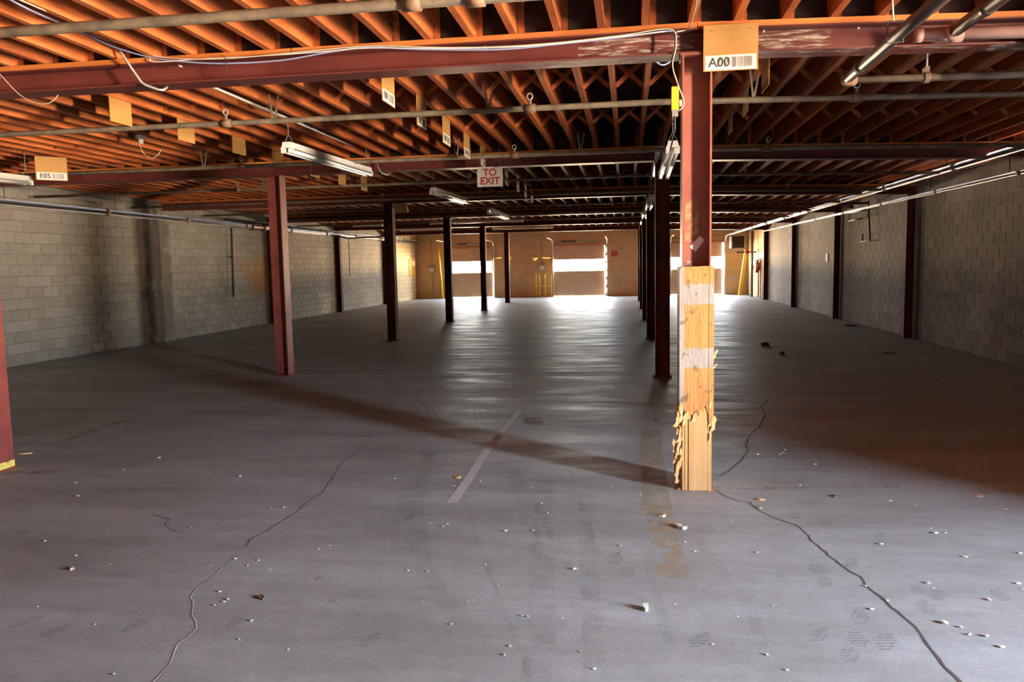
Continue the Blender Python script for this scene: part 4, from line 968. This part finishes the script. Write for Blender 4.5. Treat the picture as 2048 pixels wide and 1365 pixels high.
# ------------------------------------------------------------------ litter on the floor
def chip_mesh(seed, flat=.45):
    rnd = random.Random(seed); bm = bmesh.new(); bmesh.ops.create_icosphere(bm, subdivisions=1, radius=1)
    for v in bm.verts: v.co *= rnd.uniform(.65, 1.15); v.co.z *= flat; v.co.x *= 1.3
    mz = min(v.co.z for v in bm.verts)
    for v in bm.verts: v.co.z -= mz
    me = bpy.data.meshes.new('concrete_chip'); bm.to_mesh(me); bm.free(); me.materials.append(M_CONC); return me
CM = [chip_mesh(s) for s in range(6)]
rnd = random.Random(5)
CH_ = [(1870,1068,12),(1890,1067,7),(1762,1090,10),(1930,1115,12),(1940,1113,6),(2040,1108,10),(1855,1168,12),(1867,1177,6),(1976,1201,13),(2036,1169,12),(2044,1179,8),(1743,1220,12),(1862,1058,5),
 (1887,1247,20),(1920,1256,13),(1938,1271,12),(1972,1274,14),(2003,1296,14),(1730,1174,8),(1774,1202,8),(1545,1213,6),(1465,1043,6),(1432,1058,9),(1515,1106,7),(1533,1311,10),(1573,1341,11),
 (1515,1195,6),(1475,1234,6),(1500,1270,6),(1425,1290,8),(1010,1064,11),(1066,1062,9),(1094,1027,7),(1170,1026,7),(1240,1093,9),(1242,1108,6),(1148,1140,12),(1106,1127,5),(1055,1235,9),(1044,1233,10),
 (903,1250,9),(1019,1294,9),(1008,1311,10),(1188,1339,10),(1160,1305,6),(1125,1238,6),(1124,1238,5),(996,1172,6),(971,1131,5),(935,1205,8),(845,1205,5),(895,1049,8),(886,1054,9),(860,1046,5),(960,965,8),
 (816,1142,9),(855,1144,8),(790,958,5),(1069,942,6),(1222,975,6),(1281,990,6),(1290,1025,6),(1320,1034,9),(1083,1008,6),(1062,976,6),(908,973,7),(636,1099,8),(495,1132,7),(470,1119,10),(540,1140,7),(540,1017,8),(568,1016,7),
 (382,1056,5),(480,953,9),(155,994,10),(152,967,9),(248,941,9),(318,917,9),(90,1084,9),(152,1112,9),(145,1140,12),(220,1129,7),(75,1215,8),(190,1250,6),(455,1200,11),(448,1205,9),(428,1212,8),(440,1185,9),(503,1243,11),
 (517,1122,8),(478,1280,7),(576,1300,7),(227,1350,10),(660,1092,6),(422,1132,6),(1630,930,9),(1565,907,7),(1600,972,7),(1730,950,9),(1843,940,11),(1854,940,7),(1780,1003,9),(1830,1012,6),(1960,994,12),(2010,1020,10),(1915,958,7),(1985,877,8),(1570,901,6),
 (1740,797,10),(1455,973,6),(1425,1008,5),(1745,905,7),(1760,930,6),(1700,907,6),(1560,910,7),(1515,910,7),(945,1203,5),(1350,1210,6),(1395,1230,6),(1370,1085,6),(1390,1105,7)]
cx = lambda y: 1424+(y-978)*1.28     # the long crack at the right
REG = [(lambda x, y: y < 905, 'small pale chip far out on the right aisle floor, well beyond the cased column', 'chips on the far right floor'),
 (lambda x, y: x > 1440 and y < 1035, 'small pale chip on the darker floor right of the cased column', 'chips right of the cased column'),
 (lambda x, y: x > cx(y)+20 and y < 1200, 'pale concrete chip on the floor right of the long dark crack', 'chips right of the long crack'),
 (lambda x, y: x > cx(y)+20, 'pale concrete chip in the near right corner, right of the long crack', 'chips in the near right corner'),
 (lambda x, y: x > 1330, 'small pale chip between the long dark crack and the worn yellow stripe', 'chips left of the long crack'),
 (lambda x, y: x > 780 and y < 1070, 'small pale chip on the middle floor around the grey tape line', 'chips around the tape line'),
 (lambda x, y: x > 780, 'small pale chip on the near middle floor between the tape line and the camera', 'chips on the near middle floor'),
 (lambda x, y: x > 400, 'small pale chip just right of the winding pale crack', 'chips right of the winding crack'),
 (lambda x, y: y > 1050, 'small pale chip on the near left floor, left of the winding crack', 'chips on the near left floor'),
 (lambda x, y: True, 'small pale chip on the left floor beyond the short zigzag crack', 'chips on the left floor')]
for k, (x, y, w) in enumerate(CH_):
    p = at_z(x, y); s = w/2/F_PX*p.y*.88
    o = bpy.data.objects.new('concrete_chip', CM[k % 6]); COL.objects.link(o); o.location = (p.x, p.y, .0004); o.rotation_euler = (0, 0, rnd.uniform(-.5, .5)); o.scale = (s*.85, s*.85, s*rnd.uniform(.6, 1.0))
    lb, gp = next((a, b) for f_, a, b in REG if f_(x, y))
    tag(o, lb, 'debris', gp)
def scrap(px, w, h, hh, m, lab, name='scrap', rz=0, seed=1):
    p = at_z(*px); sc = p.y/F_PX; r_ = random.Random(seed); n = 7
    P = [Vector((w*sc*.5*math.cos(a)*r_.uniform(.7, 1.1), h*sc*1.6*math.sin(a)*r_.uniform(.7, 1.1), 0)) for a in [2*math.pi*k/n for k in range(n)]]
    mb = MB().prism(P, (0, 0, 0), (0, 0, 0)); mb.v = [(v[0], v[1], 0 if i < n else hh*r_.uniform(.5, 1.2)) for i, v in enumerate(mb.v)]
    mb.f = mb.f[:]; me = mb.mesh(name, m); o = link(name, me); o.location = (p.x, p.y, .0006); o.rotation_euler = (0, 0, rz); return tag(o, lab, 'debris')
scrap((1362,1056), 24, 10, .018, M_CONC, 'pale wedge of wood lying before the cased column', 'wood_chip', .4, 3)
scrap((1292,1220), 12, 8, .022, M_CONC, 'small white lump casting a long dark shadow on the near floor', 'plaster_lump', 0, 4)
scrap((1326,1033), 12, 6, .012, M_CONC, 'thin pale sliver left of the cased column foot', 'wood_sliver', 0, 5)
scrap((522,1197), 14, 9, .010, M_BARK, 'dark brown dry leaf scrap on the left near floor', 'leaf_scrap', .8, 6)
scrap((143,1139), 12, 7, .012, mat('pink_scrap', (.45, .26, .22), .8), 'pinkish scrap on the left floor', 'scrap', .5, 8)
scrap((51,908), 34, 5, .010, M_SPL, 'thin wooden splinter on the floor by the left edge column', 'wood_splinter', .3, 9)
scrap((1066,840), 46, 4, .012, M_BARK, 'brown stick of wood lying in the middle of the floor', 'stick', -.03, 10)
scrap((1530,691), 18, 5, .05, M_BARK, 'dark lump of debris on the right aisle floor', 'debris_lump', 0, 12)
scrap((1563,708), 12, 4, .04, M_BARK, 'brown debris piece beside the larger dark lump', 'debris_piece', .6, 13)
scrap((1703,652), 26, 2, .03, M_DARK, 'flat dark strip on the floor near the right wall', 'dark_strip', 0, 14)
scrap((1780,707), 20, 2, .02, M_BARK, 'flat brown scrap on the floor before the nearest right wall column', 'brown_scrap', 0, 15)
scrap((1522,1001), 18, 3, .010, M_SPL, 'orange brown splinter beside the crack right of the cased column', 'wood_splinter', 0, 16)
scrap((1667,994), 8, 4, .008, M_DARK, 'tiny black scrap on the right floor', 'black_scrap', 0, 17)
scrap((1958,993), 18, 3, .008, M_SPL, 'tan splinter at the far right of the near floor', 'wood_splinter', 0, 18)
scrap((1520,1017), 10, 3, .006, mat('green_leaf', (.42, .42, .12), .7), 'small yellow green leaf scrap on the crack', 'leaf_scrap', 0, 19)
scrap((1002,1213), 12, 7, .014, mat('tan_scrap', (.50, .33, .18), .8), 'tan chip in the middle of the near floor', 'tan_chip', -.6, 20) if False else None
scrap((1312,840), 9, 5, .006, M_DARK, 'small dark spot of rubber left of the cased column', 'rubber_scrap', 0, 21)
scrap((916,956), 12, 5, .012, M_SPL, 'small tan wood chip beside the grey tape line', 'wood_chip', .5, 22)
